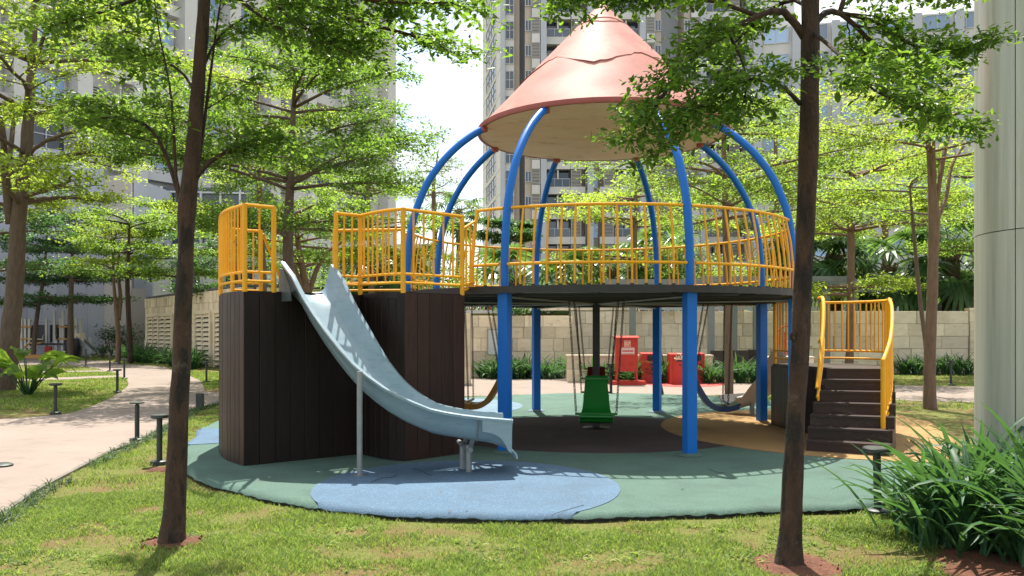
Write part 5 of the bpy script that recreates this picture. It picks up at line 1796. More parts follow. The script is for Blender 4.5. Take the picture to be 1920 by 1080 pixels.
# --- near right tree
Y2 = 5.75
T = Tree('tree', (1.93, Y2, GZ), 'near right tree with straight dark trunk in front of the stairs', 23, M['bark_dark'], M['leaf_fore'])
tp = [at(1480, 1065, Y2), at(1482, 1010, Y2), at(1489, 850, Y2), at(1500, 640, Y2), at(1509, 450, Y2), at(1516, 270, Y2), at(1519, 120, Y2), at(1519, 0, Y2), at(1520, -160, Y2), at(1522, -340, Y2)]
q = T.stem(tp, [.106, .080, .065, .063, .062, .065, .061, .060, .045, .025])
T.trunk.tube(catmull([at(1498, 640, Y2), at(1484, 634, Y2 - .05), at(1486, 622, Y2 - .06)], 3), [.022, .016, .016, .014, .012, .010, .008], 7)
for pts, r, ns, sb, dr in (
        ([(1508, 70, 5.75), (1470, 22, 5.7), (1420, 30, 5.6), (1365, 62, 5.55), (1309, 100, 5.5), (1262, 155, 5.45), (1225, 205, 5.4), (1205, 255, 5.35)], .028, 16, .30, .25),
        ([(1500, 195, 5.75), (1470, 165, 5.6), (1430, 150, 5.4), (1385, 155, 5.3), (1330, 185, 5.2), (1290, 225, 5.15), (1262, 270, 5.1)], .018, 13, .32, .35),
        ([(1420, 30, 5.6), (1350, 5, 5.6), (1280, -8, 5.6), (1210, -14, 5.6), (1140, -14, 5.6), (1080, -4, 5.6)], .016, 13, .30, .05),
        ([(1515, -60, 5.75), (1440, -70, 5.7), (1340, -75, 5.7), (1240, -70, 5.6), (1140, -60, 5.6), (1060, -40, 5.5)], .022, 13, .34, .05),
        ([(1365, 62, 5.55), (1390, 110, 5.4), (1400, 165, 5.3), (1385, 215, 5.25)], .012, 9, .5, .3),
        ([(1522, 55, 5.75), (1545, 25, 5.8), (1575, 25, 5.9), (1615, 60, 6.0), (1655, 105, 6.1), (1700, 165, 6.2), (1745, 225, 6.3), (1790, 238, 6.4)], .026, 15, .32, .1),
        ([(1575, 25, 5.9), (1640, 40, 6.0), (1700, 80, 6.1), (1760, 95, 6.2), (1815, 90, 6.2)], .018, 12, .36, .05),
        ([(1575, 22, 5.9), (1600, -30, 6.0), (1680, -40, 6.1), (1760, -30, 6.2), (1830, -20, 6.3)], .018, 11, .38, .05),
        ([(1524, 60, 5.75), (1560, 90, 5.3), (1600, 130, 5.0), (1640, 170, 4.8), (1700, 200, 4.7)], .014, 11, .38, .15),
        ([(1519, -20, 5.75), (1500, -60, 5.2), (1470, -60, 4.7), (1430, -40, 4.4)], .018, 8, .5, .1),
        ([(1519, 20, 5.75), (1490, 0, 5.9), (1440, 20, 6.0), (1400, 60, 6.1), (1360, 95, 6.2)], .018, 12, .40, .05)):
    T.limbs(catmull([at(*p) for p in pts], 2), r, ns, sb, 2, .28, twig=.20, flat=-.02, droop=dr)
tiers(T, q, ((4.9, 5, 1.9, .3), (5.5, 4, 1.4, .4)), .02, nsub=8, twig=.26)
NLEAF += T.finish(150, .050, spread=.05, var=.38, detailed=True, droop=.08)


def std_tree(px, Y, label, seed, stem, rad, spec, bark, leafm, per_m, size, r0=.05, name='tree', group=None, nsub=7, sub=.5, twig=.5, extra=None, spread=.09, levels=2, aspect=.5, flat=.06, droop=0):
    """stem = [(px, py)...] from the ground up"""
    global NLEAF
    pts = [at(x, y, Y) for x, y in stem]
    pts[0].z = min(pts[0].z, GZ - .05) if pts[0].z < 1.0 else pts[0].z
    T = Tree(name, (pts[0].x, Y, max(GZ, pts[0].z)), label, seed, bark, leafm, group)
    q = T.stem(pts, rad, 10, 5)
    if extra:
        for st, r in extra:
            e = [at(x, y, Y + dy) for x, y, dy in st]
            T.stem(e, r, 7, 4)
    tiers(T, q, spec, r0, nsub=nsub, sub=sub, twig=twig, levels=levels, flat=flat, droop=droop)
    NLEAF += T.finish(per_m * 2.25, size * .84, spread=spread * 1.25, aspect=aspect)
    return T


# far left: large forked tree whose pale crown fills the upper left
std_tree(10, 22.6, 'large forked tree with thick brown trunk at the far left edge', 31,
         [(0, 735), (10, 690), (22, 600), (30, 500), (36, 400), (48, 300), (52, 240), (60, 120), (66, 0), (70, -100)], [.42, .30, .24, .22, .20, .17, .15, .11, .08, .05],
         ((5.0, 5, 3.6, .25), (6.2, 6, 4.6, .25), (7.6, 6, 4.6, .3), (9.0, 6, 4.2, .35), (10.4, 5, 3.4, .4)), M['bark_grey'], M['leaf_yellow'], 17, .135, r0=.07, nsub=10, twig=.5,
         extra=(([(20, 420, 0), (10, 330, -.3), (4, 240, -.8), (-20, 150, -1.2)], [.13, .10, .08, .05]), ([(34, 400, 0), (14, 340, .5), (22, 260, 1.0), (28, 200, 1.5)], [.11, .08, .07, .05])))
# tree right behind the tower with dark upper crown
std_tree(541, 21.5, 'dark crowned tree with upswept limbs right behind the timber tower', 37,
         [(546, 700), (545, 620), (541, 520), (540, 430), (545, 330), (548, 250), (552, 170), (556, 110)], [.17, .15, .145, .13, .10, .08, .05, .03],
         ((4.15, 6, 3.0, .20), (5.3, 7, 3.7, .20), (6.2, 7, 4.0, .18), (7.2, 6, 3.0, .3), (8.0, 5, 2.3, .4)), M['bark_grey'], M['leaf_dark'], 24, .115, r0=.05, nsub=10, twig=.45)
std_tree(490, 27, 'slim tree seen through the left yellow railing', 41,
         [(497, 700), (494, 600), (492, 500), (488, 420), (486, 340), (484, 250), (482, 160)], [.15, .13, .12, .11, .09, .06, .03],
         ((5.2, 5, 2.6, .15), (6.6, 6, 3.0, .2), (8.3, 6, 2.8, .25), (9.6, 5, 2.0, .3)), M['bark_warm'], M['leaf_yellow'], 16, .14, r0=.045, twig=.5, nsub=9)
std_tree(577, 30, 'bushy multi-stemmed tree behind the top of the grey slide', 43,
         [(576, 680), (577, 600), (574, 540), (566, 500), (558, 450), (556, 400)], [.20, .17, .15, .12, .09, .05],
         ((3.9, 5, 2.6, .3), (4.8, 6, 3.2, .25), (5.8, 5, 2.6, .3)), M['bark_warm'], M['leaf_mid'], 16, .15, r0=.05, twig=.5,
         extra=(([(577, 560, 0), (592, 510, .2), (612, 475, .4), (640, 455, .8)], [.11, .09, .07, .05]), ([(575, 560, 0), (552, 500, -.2), (530, 470, -.4)], [.08, .07, .05])))
std_tree(690, 34, 'yellow green layered tree behind the middle railing of the tower', 45,
         [(700, 690), (698, 600), (694, 480), (690, 380), (688, 300)], [.16, .14, .12, .08, .04],
         ((4.5, 5, 3.2, .12), (5.9, 6, 3.6, .12), (7.2, 6, 3.0, .2)), M['bark_warm'], M['leaf_mid'], 14, .17, r0=.05, twig=.55)
# small distant trees at the left, layered dark crowns
std_tree(66, 50, 'distant tree with leaning dark trunk before the left half of the old playset', 51,
         [(62, 668), (66, 620), (72, 575), (80, 530), (86, 470), (90, 400)], [.15, .13, .12, .10, .07, .04],
         ((3.2, 5, 2.9, .08), (4.6, 6, 3.2, .08), (6.4, 6, 3.4, .1), (8.4, 6, 3.0, .15)), M['bark_grey'], M['leaf_deep'], 13, .19, r0=.06, group='layered trees along the far path', twig=.55)
std_tree(132, 48, 'distant layered tree with straight trunk before the right half of the old playset', 53,
         [(132, 672), (132, 620), (133, 560), (134, 520), (136, 470), (140, 420)], [.18, .155, .14, .13, .09, .04],
         ((3.4, 6, 2.6, .05), (4.7, 6, 3.2, .05), (6.1, 6, 3.0, .1), (7.6, 5, 2.4, .2)), M['bark_grey'], M['leaf_deep'], 14, .18, r0=.06, group='layered trees along the far path', twig=.5)
std_tree(221, 44, 'distant pale forked trunk beside the beige wall panels', 55,
         [(221, 684), (222, 640), (219, 590), (214, 540), (212, 490), (210, 440)], [.15, .13, .12, .08, .06, .04],
         ((5.0, 5, 2.4, .15), (6.3, 6, 2.8, .15), (7.6, 5, 2.4, .2)), M['bark_warm'], M['leaf_yellow'], 13, .17, r0=.05, twig=.5,
         extra=(([(222, 600, 0), (226, 560, .2), (222, 510, .4), (224, 460, .4)], [.13, .10, .08, .05]),))
std_tree(243, 42, 'distant dark straight trunk with bright layered crown near the path bend', 57,
         [(245, 682), (243, 630), (240, 570), (239, 520), (241, 470), (243, 410)], [.15, .13, .12, .11, .08, .04],
         ((4.4, 6, 2.7, .08), (5.5, 6, 3.0, .1), (6.9, 6, 2.6, .2)), M['bark_dark'], M['leaf_mid'], 14, .165, r0=.05, twig=.5)
std_tree(350, 46, 'dense tree rising behind the louvred building', 59,
         [(352, 640), (350, 560), (348, 480), (346, 400)], [.2, .18, .14, .06],
         ((4.6, 6, 3.0, .05), (5.8, 7, 3.4, .06), (7.0, 7, 3.2, .1), (8.2, 5, 2.4, .2)), M['bark_grey'], M['leaf_mid'], 14, .19, r0=.06, twig=.5)
std_tree(440, 40, 'dark low crowned tree between the louvred building and the left railing', 60,
         [(438, 660), (438, 600), (440, 520), (441, 440)], [.18, .16, .13, .06],
         ((3.6, 6, 2.6, .05), (4.6, 6, 2.9, .06), (5.8, 6, 2.6, .1)), M['bark_grey'], M['leaf_deep'], 14, .18, r0=.05, twig=.5)
std_tree(-30, 34, 'dark tree beyond the left frame edge behind the forked trunk', 61,
         [(-30, 700), (-28, 560), (-26, 450), (-24, 330)], [.2, .18, .14, .06],
         ((4.0, 6, 3.2, .06), (5.6, 6, 3.4, .08), (7.5, 6, 3.2, .1)), M['bark_grey'], M['leaf_deep'], 14, .18, r0=.06, twig=.5)
# sparse tree against the sky
std_tree(816, 40, 'sparse flat-topped tree against the white sky left of the cone roof', 63,
         [(818, 600), (816, 500), (815, 420), (813, 350), (818, 310), (822, 280)], [.15, .13, .12, .09, .05, .02],
         ((7.0, 5, 2.2, .15), (8.3, 6, 2.4, .12), (9.3, 5, 1.8, .2)), M['bark_warm'], M['leaf_pale'], 8, .14, r0=.04, twig=.5)
# dark round tree at the foot of the tower
std_tree(955, 72, 'small dense dark tree at the foot of the apartment tower', 65,
         [(955, 600), (955, 480), (955, 430)], [.25, .2, .08],
         ((8.0, 7, 2.2, .1), (9.4, 7, 2.8, .2), (10.6, 6, 2.2, .5)), M['bark_grey'], M['leaf_deep'], 22, .30, r0=.07, twig=.6)
# tree behind the pavilion with light layers
std_tree(1366, 20.2, 'slim pale trunked tree behind the blue swing with light layered crown', 67,
         [(1367, 748), (1366, 650), (1364, 560), (1362, 470), (1360, 380), (1358, 300), (1354, 220)], [.115, .10, .095, .09, .08, .06, .03],
         ((4.45, 6, 2.9, .12), (5.2, 6, 3.3, .12), (6.2, 5, 2.6, .2), (7.0, 4, 1.8, .3)), M['bark_warm'], M['leaf_mid'], 19, .105, r0=.04, nsub=9, twig=.4)
std_tree(1150, 36, 'light green layered tree between the cone roof and the right half of the tower', 69,
         [(1190, 640), (1190, 540), (1190, 440), (1192, 350)], [.16, .14, .11, .05],
         ((4.8, 5, 3.0, .1), (6.2, 7, 3.6, .1), (7.4, 6, 3.2, .15)), M['bark_warm'], M['leaf_yellow'], 14, .16, r0=.05, twig=.5)
std_tree(1595, 29, 'wide tree with forked limbs and bright crown behind the landing', 71,
         [(1592, 690), (1594, 620), (1595, 540), (1596, 450), (1592, 390), (1596, 320), (1600, 260)], [.15, .13, .125, .13, .10, .07, .04],
         ((3.0, 6, 2.6, .04), (4.9, 6, 3.4, .25), (5.8, 7, 3.7, .2), (6.9, 6, 3.2, .2)), M['bark_warm'], M['leaf_yellow'], 16, .14, r0=.06, nsub=9, twig=.5)
std_tree(1742, 17.4, 'right hand tree with slim warm trunk splitting into upright stems', 73,
         [(1745, 768), (1743, 700), (1746, 600), (1750, 480), (1751, 400), (1745, 330), (1740, 255), (1735, 190)], [.14, .115, .11, .105, .115, .06, .045, .03],
         ((5.3, 6, 2.2, .15), (5.9, 6, 2.6, .15), (6.6, 5, 2.4, .2)), M['bark_warm'], M['leaf_yellow'], 15, .10, r0=.028, nsub=9, twig=.4,
         extra=(([(1752, 400, 0), (1762, 340, .1), (1772, 280, .3), (1782, 245, .6)], [.06, .05, .045, .03]), ([(1750, 400, 0), (1752, 330, -.1), (1750, 270, -.3), (1755, 220, -.5)], [.05, .045, .04, .03]),
                ([(1754, 420, 0), (1774, 370, .3), (1785, 310, .6), (1810, 270, 1.0)], [.045, .04, .035, .025])))
std_tree(1715, 21, 'thin dark stem leaning beside the fork-stemmed tree', 75,
         [(1738, 720), (1737, 660), (1726, 570), (1718, 490), (1712, 420), (1706, 350)], [.06, .055, .05, .045, .04, .02],
         ((4.4, 4, 1.8, .1), (5.2, 5, 2.2, .15)), M['bark_grey'], M['leaf_mid'], 15, .11, r0=.025, twig=.4)
std_tree(1850, 32, 'dense tree at the right behind the clad column', 77,
         [(1850, 640), (1850, 540), (1850, 420), (1850, 300)], [.2, .18, .14, .06],
         ((4.6, 6, 3.2, .06), (6.0, 6, 3.6, .08), (7.6, 6, 3.2, .15)), M['bark_grey'], M['leaf_mid'], 14, .17, r0=.06, twig=.5)
std_tree(1465, 40, 'tall pale tree far behind the right side of the deck', 79,
         [(1462, 600), (1460, 500), (1458, 400), (1455, 300), (1452, 220)], [.2, .18, .15, .1, .05],
         ((6.4, 6, 3.2, .1), (8.0, 6, 3.8, .12), (9.6, 6, 3.2, .2), (11.0, 5, 2.6, .3)), M['bark_warm'], M['leaf_pale'], 13, .18, r0=.06, twig=.55)
std_tree(1660, 46, 'tall pale tree far behind the fork-stemmed tree', 81,
         [(1660, 600), (1660, 480), (1660, 380), (1660, 260)], [.2, .18, .15, .06],
         ((6.6, 6, 3.6, .1), (8.6, 6, 4.2, .12), (10.4, 6, 3.6, .2)), M['bark_warm'], M['leaf_yellow'], 12, .2, r0=.06, twig=.6)

# ------------------------------------------------------------------ fan palms
def frond_mesh(kind, seed):
    k = ('frond', kind)
    if k in MESH: return MESH[k]
    r = random.Random(seed)
    mb = MB()
    L, R = 1.0, .85
    el = (.9, .45, -.1, -.55)[kind]
    pt = [V2(0, 0, 0)]
    for i in range(5):
        e = el - .35 * i / 4
        pt.append(pt[-1] + Vector((0, math.cos(e), math.sin(e))) * (L / 5))
    mb.tube(pt, [.022, .02, .018, .015, .012, .01], 4)
    hub = pt[-1]; e = el - .4
    fw = Vector((0, math.cos(e), math.sin(e))); sd = V2(1, 0, 0); up = sd.cross(fw)
    n = 19
    for i in range(n):
        a = math.radians(-135 + 270 * i / (n - 1))
        d = fw * math.cos(a) + sd * math.sin(a)
        lr = R * (1 - .18 * abs(a) / 2.3) * r.uniform(.92, 1.05)
        w = d.cross(up).normalized()
        rows = []
        for t, wd in ((.02, .012), (.35, .052), (.62, .045), (.85, .022), (1, .003)):
            p = hub + d * (lr * t) + Vector((0, 0, -.42 * t ** 2.4 * lr)) + up * (.02 * (i % 2))
            rows.append((p - w * wd, p + w * wd))
        o = len(mb.v)
        for x in rows: mb.v += [tuple(x[0]), tuple(x[1])]
        for j in range(len(rows) - 1): mb.f.append((o + 2 * j, o + 2 * j + 1, o + 2 * j + 3, o + 2 * j + 2))
    me = bpy.data.meshes.new('frond'); me.from_pydata(mb.v, [], mb.f); me.materials.append(M['frond']); me.update()
    MESH[k] = me
    return me


def palm(px, py_top, Y, z0, rt, label, seed, sc=1.5, n=22):
    r = random.Random(seed)
    x = (px - 960) / F * Y
    zt = CAMZ - (py_top - HZ) / F * Y
    root = empty('fan_palm', (x, Y, z0), label, 'palm', 'fan palms on the terrace')
    mb = MB()
    pts = [V2(x + .05 * math.sin(i), Y, z0 + (zt - z0) * i / 12) for i in range(13)]
    mb.tube(pts, [rt * (1.15 if i == 0 else 1 + .06 * (i % 2)) * (1.25 if i > 10 else 1) for i in range(13)], 12)
    tr = mb.build('trunk', M['bark_grey'], root, smooth=60)
    bm_ = MB()
    for i in range(26):                      # old leaf bases under the crown
        a = 2.4 * i; p = V2(x + rt * 1.05 * math.cos(a), Y + rt * 1.05 * math.sin(a), zt - .55 + .022 * i)
        bm_.bar(p, p + V2(.13 * math.cos(a), .13 * math.sin(a), .2), .07, .025)
    bm_.build('leaf_bases', M['bark_warm'], root, smooth=0)
    for i in range(n):
        kind = min(3, int(4 * i / n))
        o = link('frond', frond_mesh(kind, 5 + kind), (x, Y, zt), root)
        o.location = (0, 0, zt - z0 - .05 * kind)
        o.rotation_euler = (r.gauss(0, .1), r.gauss(0, .1), 2.399 * i + r.uniform(-.2, .2))
        s = sc * r.uniform(.85, 1.15); o.scale = (s, s, s)


palm(1500, 470, 38, 2.25, .2, 'fan palm half hidden behind the near right trunk', 3, 1.5)
palm(1566, 478, 40, 2.25, .30, 'fan palm with shaggy crown base behind the landing railing', 4, 1.5)
palm(1668, 500, 37, 2.25, .24, 'fan palm with drooping dark fans between the two slim trunks', 5, 1.55)
palm(1782, 470, 36, 2.25, .36, 'stout fan palm with thick dark trunk beside the clad column', 6, 1.6)
palm(1150, 505, 42, 2.25, .22, 'fan palm above the back railing below the cone roof', 7, 1.5)
palm(1235, 480, 44, 2.25, .22, 'fan palm behind the back railing beside the near right blue post', 8, 1.6)
palm(860, 395, 62, 2.25, .22, 'distant fan palm against the sky left of the apartment tower', 9, 1.5, 16)
palm(715, 515, 36, 2.25, .22, 'fan palm low behind the middle railing of the timber tower', 10, 1.5)
palm(965, 530, 40, 2.25, .22, 'low fan palm behind the left part of the back railing', 12, 1.6)
palm(1075, 535, 36, 2.25, .2, 'low fan palm behind the middle of the back railing', 13, 1.4)


# ------------------------------------------------------------------ shrubs
def bush(px, Y, z0, w, h, m, label, seed, leaf=.12, n=900, group=None):
    rg = np.random.default_rng(seed)
    x = (px - 960) / F * Y
    root = empty('shrub', (x, Y, z0), label, 'shrub', group)
    mb = MB()
    r = random.Random(seed)
    cl = []
    for i in range(9):
        a = r.uniform(0, 6.28); t = r.uniform(.2, .9)
        e = V2(x + math.cos(a) * w * .45 * t, Y + math.sin(a) * w * .45 * t, z0 + h * r.uniform(.45, .95))
        mb.tube([V2(x, Y, z0), V2(x, Y, z0).lerp(e, .5) + V2(0, 0, .1), e], [.02, .015, .006], 4); cl.append(e)
    mb.build('stems', M['bark_grey'], root)
    C = np.array(cl)[rg.integers(0, 9, n)]
    Pt = C + rg.normal(0, 1, (n, 3)) * np.array([w * .17, w * .17, h * .16])
    Pt[:, 2] = np.maximum(Pt[:, 2], z0 + .03)
    a = rg.uniform(0, 6.28, n)
    D = unit(np.stack([np.cos(a), np.sin(a), rg.normal(.3, .5, n)], 1)); N = unit(np.stack([rg.normal(0, .5, n), rg.normal(0, .5, n), np.ones(n)], 1))
    L = leaf * rg.uniform(.6, 1.3, n)
    V, Fc = leaves_arrays(Pt, D, N, L, L * .5)
    np_mesh('foliage', V, Fc, m, root, (V.min(0) + V.max(0)) / 2)['kind'] = 'stuff'


BUSHL = ['green shrub behind the gap above the big slide, left of its top', 'light green shrub behind the hooked top of the big slide', 'dark shrub behind the middle railing of the timber tower',
         'tall yellow green shrub behind the outermost left blue arch', 'green shrub behind the right end railing of the timber tower', 'yellow green shrub behind the link between tower and round deck',
         'dark shrub at the foot of the apartment tower behind the back railing', 'green shrub below the cone roof behind the back railing', 'green shrub behind the back right blue arch',
         'tall green shrub behind the near right blue post', 'yellow green shrub behind the right bend of the round railing', 'green shrub just left of the near right trunk',
         'dark shrub just right of the near right trunk below the palms', 'green shrub below the drooping palm', 'dark shrub behind the fork-stemmed tree', 'green shrub beside the clad column below the stout palm']
k = 0
for px, Y, w, h, mm in ((560, 37, 3.6, 1.8, 'leaf_mid'), (625, 38, 3.2, 2.0, 'leaf_mid'), (690, 37, 3.0, 1.7, 'leaf_deep'), (770, 38, 3.4, 2.2, 'leaf_yellow'), (820, 36, 2.6, 1.8, 'leaf_mid'),
                        (890, 42, 3.6, 2.2, 'leaf_yellow'), (1010, 44, 3.4, 1.6, 'leaf_deep'), (1120, 45, 3.6, 2.2, 'leaf_mid'), (1205, 46, 3.8, 3.0, 'leaf_mid'), (1300, 42, 4.0, 3.2, 'leaf_mid'), (1385, 44, 4.0, 2.8, 'leaf_yellow'),
                        (1450, 42, 3.4, 2.4, 'leaf_mid'), (1530, 46, 4.0, 2.4, 'leaf_deep'), (1620, 48, 4.2, 2.6, 'leaf_mid'), (1730, 46, 4.4, 2.6, 'leaf_deep'), (1830, 44, 4, 2.4, 'leaf_mid')):
    z0 = 2.22 if px > 860 else .0
    if px <= 860: h += 2.6; w += .8
    bush(px, Y, z0, w, h, M[mm], BUSHL[k], 200 + k, leaf=.15, n=2600, group='shrubs behind the play structure'); k += 1
bush(962, 29.75, 2.0, 1.3, .55, M['leaf_deep'], 'dark leafy shrub hanging over the top of the notice board wall', 300, .12, 900)
bush(209, 53, GZ, 1.5, 1.7, M['leaf_deep'], 'dark round shrub at the foot of the beige wall panels', 301, .16, 700)
bush(243, 53.5, GZ, 2.2, 1.9, M['leaf_deep'], 'dark shrub between the distant trunks at the hall wall', 302, .16, 800)
bush(192, 49, GZ, .8, .8, M['leaf_deep'], 'small dark shrub at the end of the old playset slide', 303, .14, 300)


# ------------------------------------------------------------------ strap-leaved plants
def strap(L, w, e0, bend, r, twist=0.0, n=7):
    """one arching strap leaf from the origin outwards along +y; returns vertex rows"""
    p = V2(0, 0, 0); rows = []
    e = e0
    for i in range(n + 1):
        t = i / n
        wd = w * (.55 + 1.4 * t if t < .32 else 1.0) * (1 - max(0, (t - .55) / .45) ** 1.8) + .0008
        if t < .32: wd = w * (.6 + .4 * t / .32)
        tw = twist * t
        sx = Vector((math.cos(tw), 0, math.sin(tw)))
        mid = p + Vector((0, math.sin(e) * .25 * wd, -.25 * wd * 1.0))
        rows.append((p - sx * wd / 2, mid, p + sx * wd / 2))
        e -= bend / n * (.35 + 1.5 * t)
        p = p + Vector((.04 * math.sin(3 * t + r) * L / n, math.cos(e), math.sin(e))) * (L / n)
    return rows


def strap_to(mb, rows, rz=0.0, off=(0, 0, 0)):
    ca, sa = math.cos(rz), math.sin(rz); o = len(mb.v)
    for a, b, c in rows:
        for q in (a, b, c): mb.v.append((q[0] * ca - q[1] * sa + off[0], q[0] * sa + q[1] * ca + off[1], q[2] + off[2]))
    for i in range(len(rows) - 1):
        for j in range(2):
            k = o + 3 * i + j; mb.f.append((k, k + 1, k + 4, k + 3))


def lily_mesh(kind):
    k = ('lily', kind)
    if k not in MESH:
        r = random.Random(70 + kind); mb = MB()
        for i in range(58):
            strap_to(mb, strap(r.uniform(.65, 1.15), r.uniform(.035, .055), r.uniform(.9, 1.5), r.uniform(.5, 2.1), r.uniform(0, 6), r.uniform(-.5, .5), 6), r.uniform(0, 6.283), (r.gauss(0, .09), r.gauss(0, .09), 0))
        me = bpy.data.meshes.new('strap_leaves'); me.from_pydata(mb.v, [], mb.f); me.materials.append(M['strap']); me.update(); MESH[k] = me
    return MESH[k]


def lily(x, y, z, label, group, s=1.0):
    r = rnd
    o = link('lily_clump', lily_mesh(r.randrange(4)), (x, y, z)); o.rotation_euler = (0, 0, r.uniform(0, 6.28)); q = s * r.uniform(.85, 1.15); o.scale = (q, q, q * r.uniform(.9, 1.1))
    return tag(o, label, 'plant', group)


for (xa, xb, y, n, lab, grp, s) in ((-1.15, 1.75, 28.6, 9, 'strap-leaved lily clump in the row at the foot of the notice board wall', 'lilies below the notice board wall', 1.0),
                                    (2.35, 6.8, 26.1, 10, 'strap-leaved lily clump in front of the low planter behind the bins', 'lilies in front of the low planter', 1.0),
                                    (2.0, 6.2, 27.4, 10, 'strap-leaved lily clump inside the low planter showing above its cap', 'lilies inside the low planter', 1.0),
                                    (6.6, 8.2, 26.3, 4, 'strap-leaved lily clump in front of the rattan chairs', 'lilies by the rattan chairs', 1.0),
                                    (14.5, 19.5, 31.0, 11, 'strap-leaved lily clump along the right hand stone wall', 'lilies along the right hand wall', .9)):
    for i in range(n):
        lily(xa + (xb - xa) * (i + .5 + rnd.uniform(-.2, .2)) / n, y + rnd.uniform(-.3, .3), GZ, lab, grp, s)
for i in range(9):
    t = on_line(272) + .4 + (on_line(330) - on_line(272)) * i / 8
    p = d0 + dl * t + dn * rnd.uniform(.7, 1.3); lily(p.x, p.y, GZ, 'strap-leaved lily clump under the left pair of louvred windows', 'lilies under the left louvred windows', 1.15)
for i in range(8):
    t = on_line(357) + (on_line(420) - on_line(357)) * i / 7
    p = d0 + dl * t + dn * rnd.uniform(.7, 1.3); lily(p.x, p.y, GZ, 'strap-leaved lily clump under the right louvred window', 'lilies under the right louvred window', 1.1)

# the big clumps in the right foreground: every leaf on its own
LEAFV = []
rr_ = random.Random(99)
for kind in range(12):
    mb = MB(); strap_to(mb, strap(rr_.uniform(.85, 1.25), rr_.uniform(.048, .068), rr_.uniform(1.12, 1.5), rr_.uniform(.7, 1.75), rr_.uniform(0, 6), rr_.uniform(-.7, .7), 11))
    me = bpy.data.meshes.new('leaf'); me.from_pydata(mb.v, [], mb.f); me.polygons.foreach_set('use_smooth', [True] * len(me.polygons)); me.materials.append(M['strap']); me.update(); LEAFV.append(me)
FG = ((3.05, 6.35, 'strap-leaved lily clump nearest the flat-capped bollard', .95), (3.42, 5.75, 'big strap-leaved lily clump spreading over the red soil at the right', 1.02), (3.55, 5.05, 'strap-leaved lily clump in the bottom right corner', 1.0),
      (3.75, 6.45, 'strap-leaved lily clump against the foot of the clad column', 1.05), (3.95, 5.7, 'strap-leaved lily clump at the right frame edge', 1.0), (3.5, 6.95, 'strap-leaved lily clump at the back between bollard and column', .95))
FG = [(x + .38, y, l, s * .93) for x, y, l, s in FG]
for x, y, lab, s in FG:
    root = empty('lily_clump', (x, y, GZ), lab, 'plant', 'lilies at the foot of the clad column')
    for i in range(50):
        o = link('leaf', LEAFV[rr_.randrange(12)], (x, y, GZ), root)
        a = rr_.uniform(0, 6.283)
        if rr_.random() < .55: a = math.radians(90) + rr_.gauss(.35, .7)      # more of them lean towards the light on the left
        q = s * rr_.uniform(.75, 1.15)
        o.location = (rr_.gauss(0, .10), rr_.gauss(0, .10), 0); o.rotation_euler = (rr_.gauss(0, .12), rr_.gauss(0, .12), a); o.scale = (q, q, q)
    mb = MB()
    for i in range(260):
        strap_to(mb, strap(rr_.uniform(.5, 1.05) * s, rr_.uniform(.035, .055), rr_.uniform(.95, 1.5), rr_.uniform(.5, 1.7), rr_.uniform(0, 6), rr_.uniform(-.5, .5), 6), rr_.uniform(0, 6.283), (x + rr_.gauss(0, .18), y + rr_.gauss(0, .18), GZ))
    mb.build('inner_leaves', M['strap'], root, smooth=60)['kind'] = 'stuff'

# broad-leaved plant at the left
bp_ = gl(52, 742)
root = empty('broad_leaved_plant', bp_, 'low plant with broad pointed leaves on the lawn at the foot of the forked tree', 'plant')
BLV = []
for kind in range(3):
    mb = MB(); rows = []
    for i in range(9):
        t = i / 8; wd = .40 * math.sin(math.pi * min(1, t * .92 + .06)) ** .8 * (1 - t * .25)
        y, z = .78 * t, .18 * math.sin(t * 2.6 + .3 * kind) - .16 * t * t
        rows.append((Vector((-wd / 2, y, z + .05 * wd)), Vector((0, y, z - .02)), Vector((wd / 2, y, z + .05 * wd))))
    strap_to(mb, rows)
    me = bpy.data.meshes.new('leaf'); me.from_pydata(mb.v, [], mb.f); me.polygons.foreach_set('use_smooth', [True] * len(me.polygons)); me.materials.append(M['leaf_mid']); me.update(); BLV.append(me)
sm = MB()
for i in range(30):
    a = 2.4 * i; rad = rr_.uniform(.2, .75); h = rr_.uniform(.35, 1.05)
    e = V2(math.cos(a) * rad, math.sin(a) * rad, h)
    sm.tube([bp_ + V2(.06 * math.cos(a), .06 * math.sin(a), 0), bp_ + e * .6 + V2(0, 0, .1), bp_ + e], [.018, .014, .009], 5)
    o = link('leaf', BLV[i % 3], bp_ + e, root); o.location = e; o.rotation_euler = (rr_.uniform(-.2, .8), rr_.gauss(0, .45), a - math.pi / 2); s_ = rr_.uniform(.65, 1.15); o.scale = (s_, s_, s_)
sm.build('stalks', M['strap'], root)


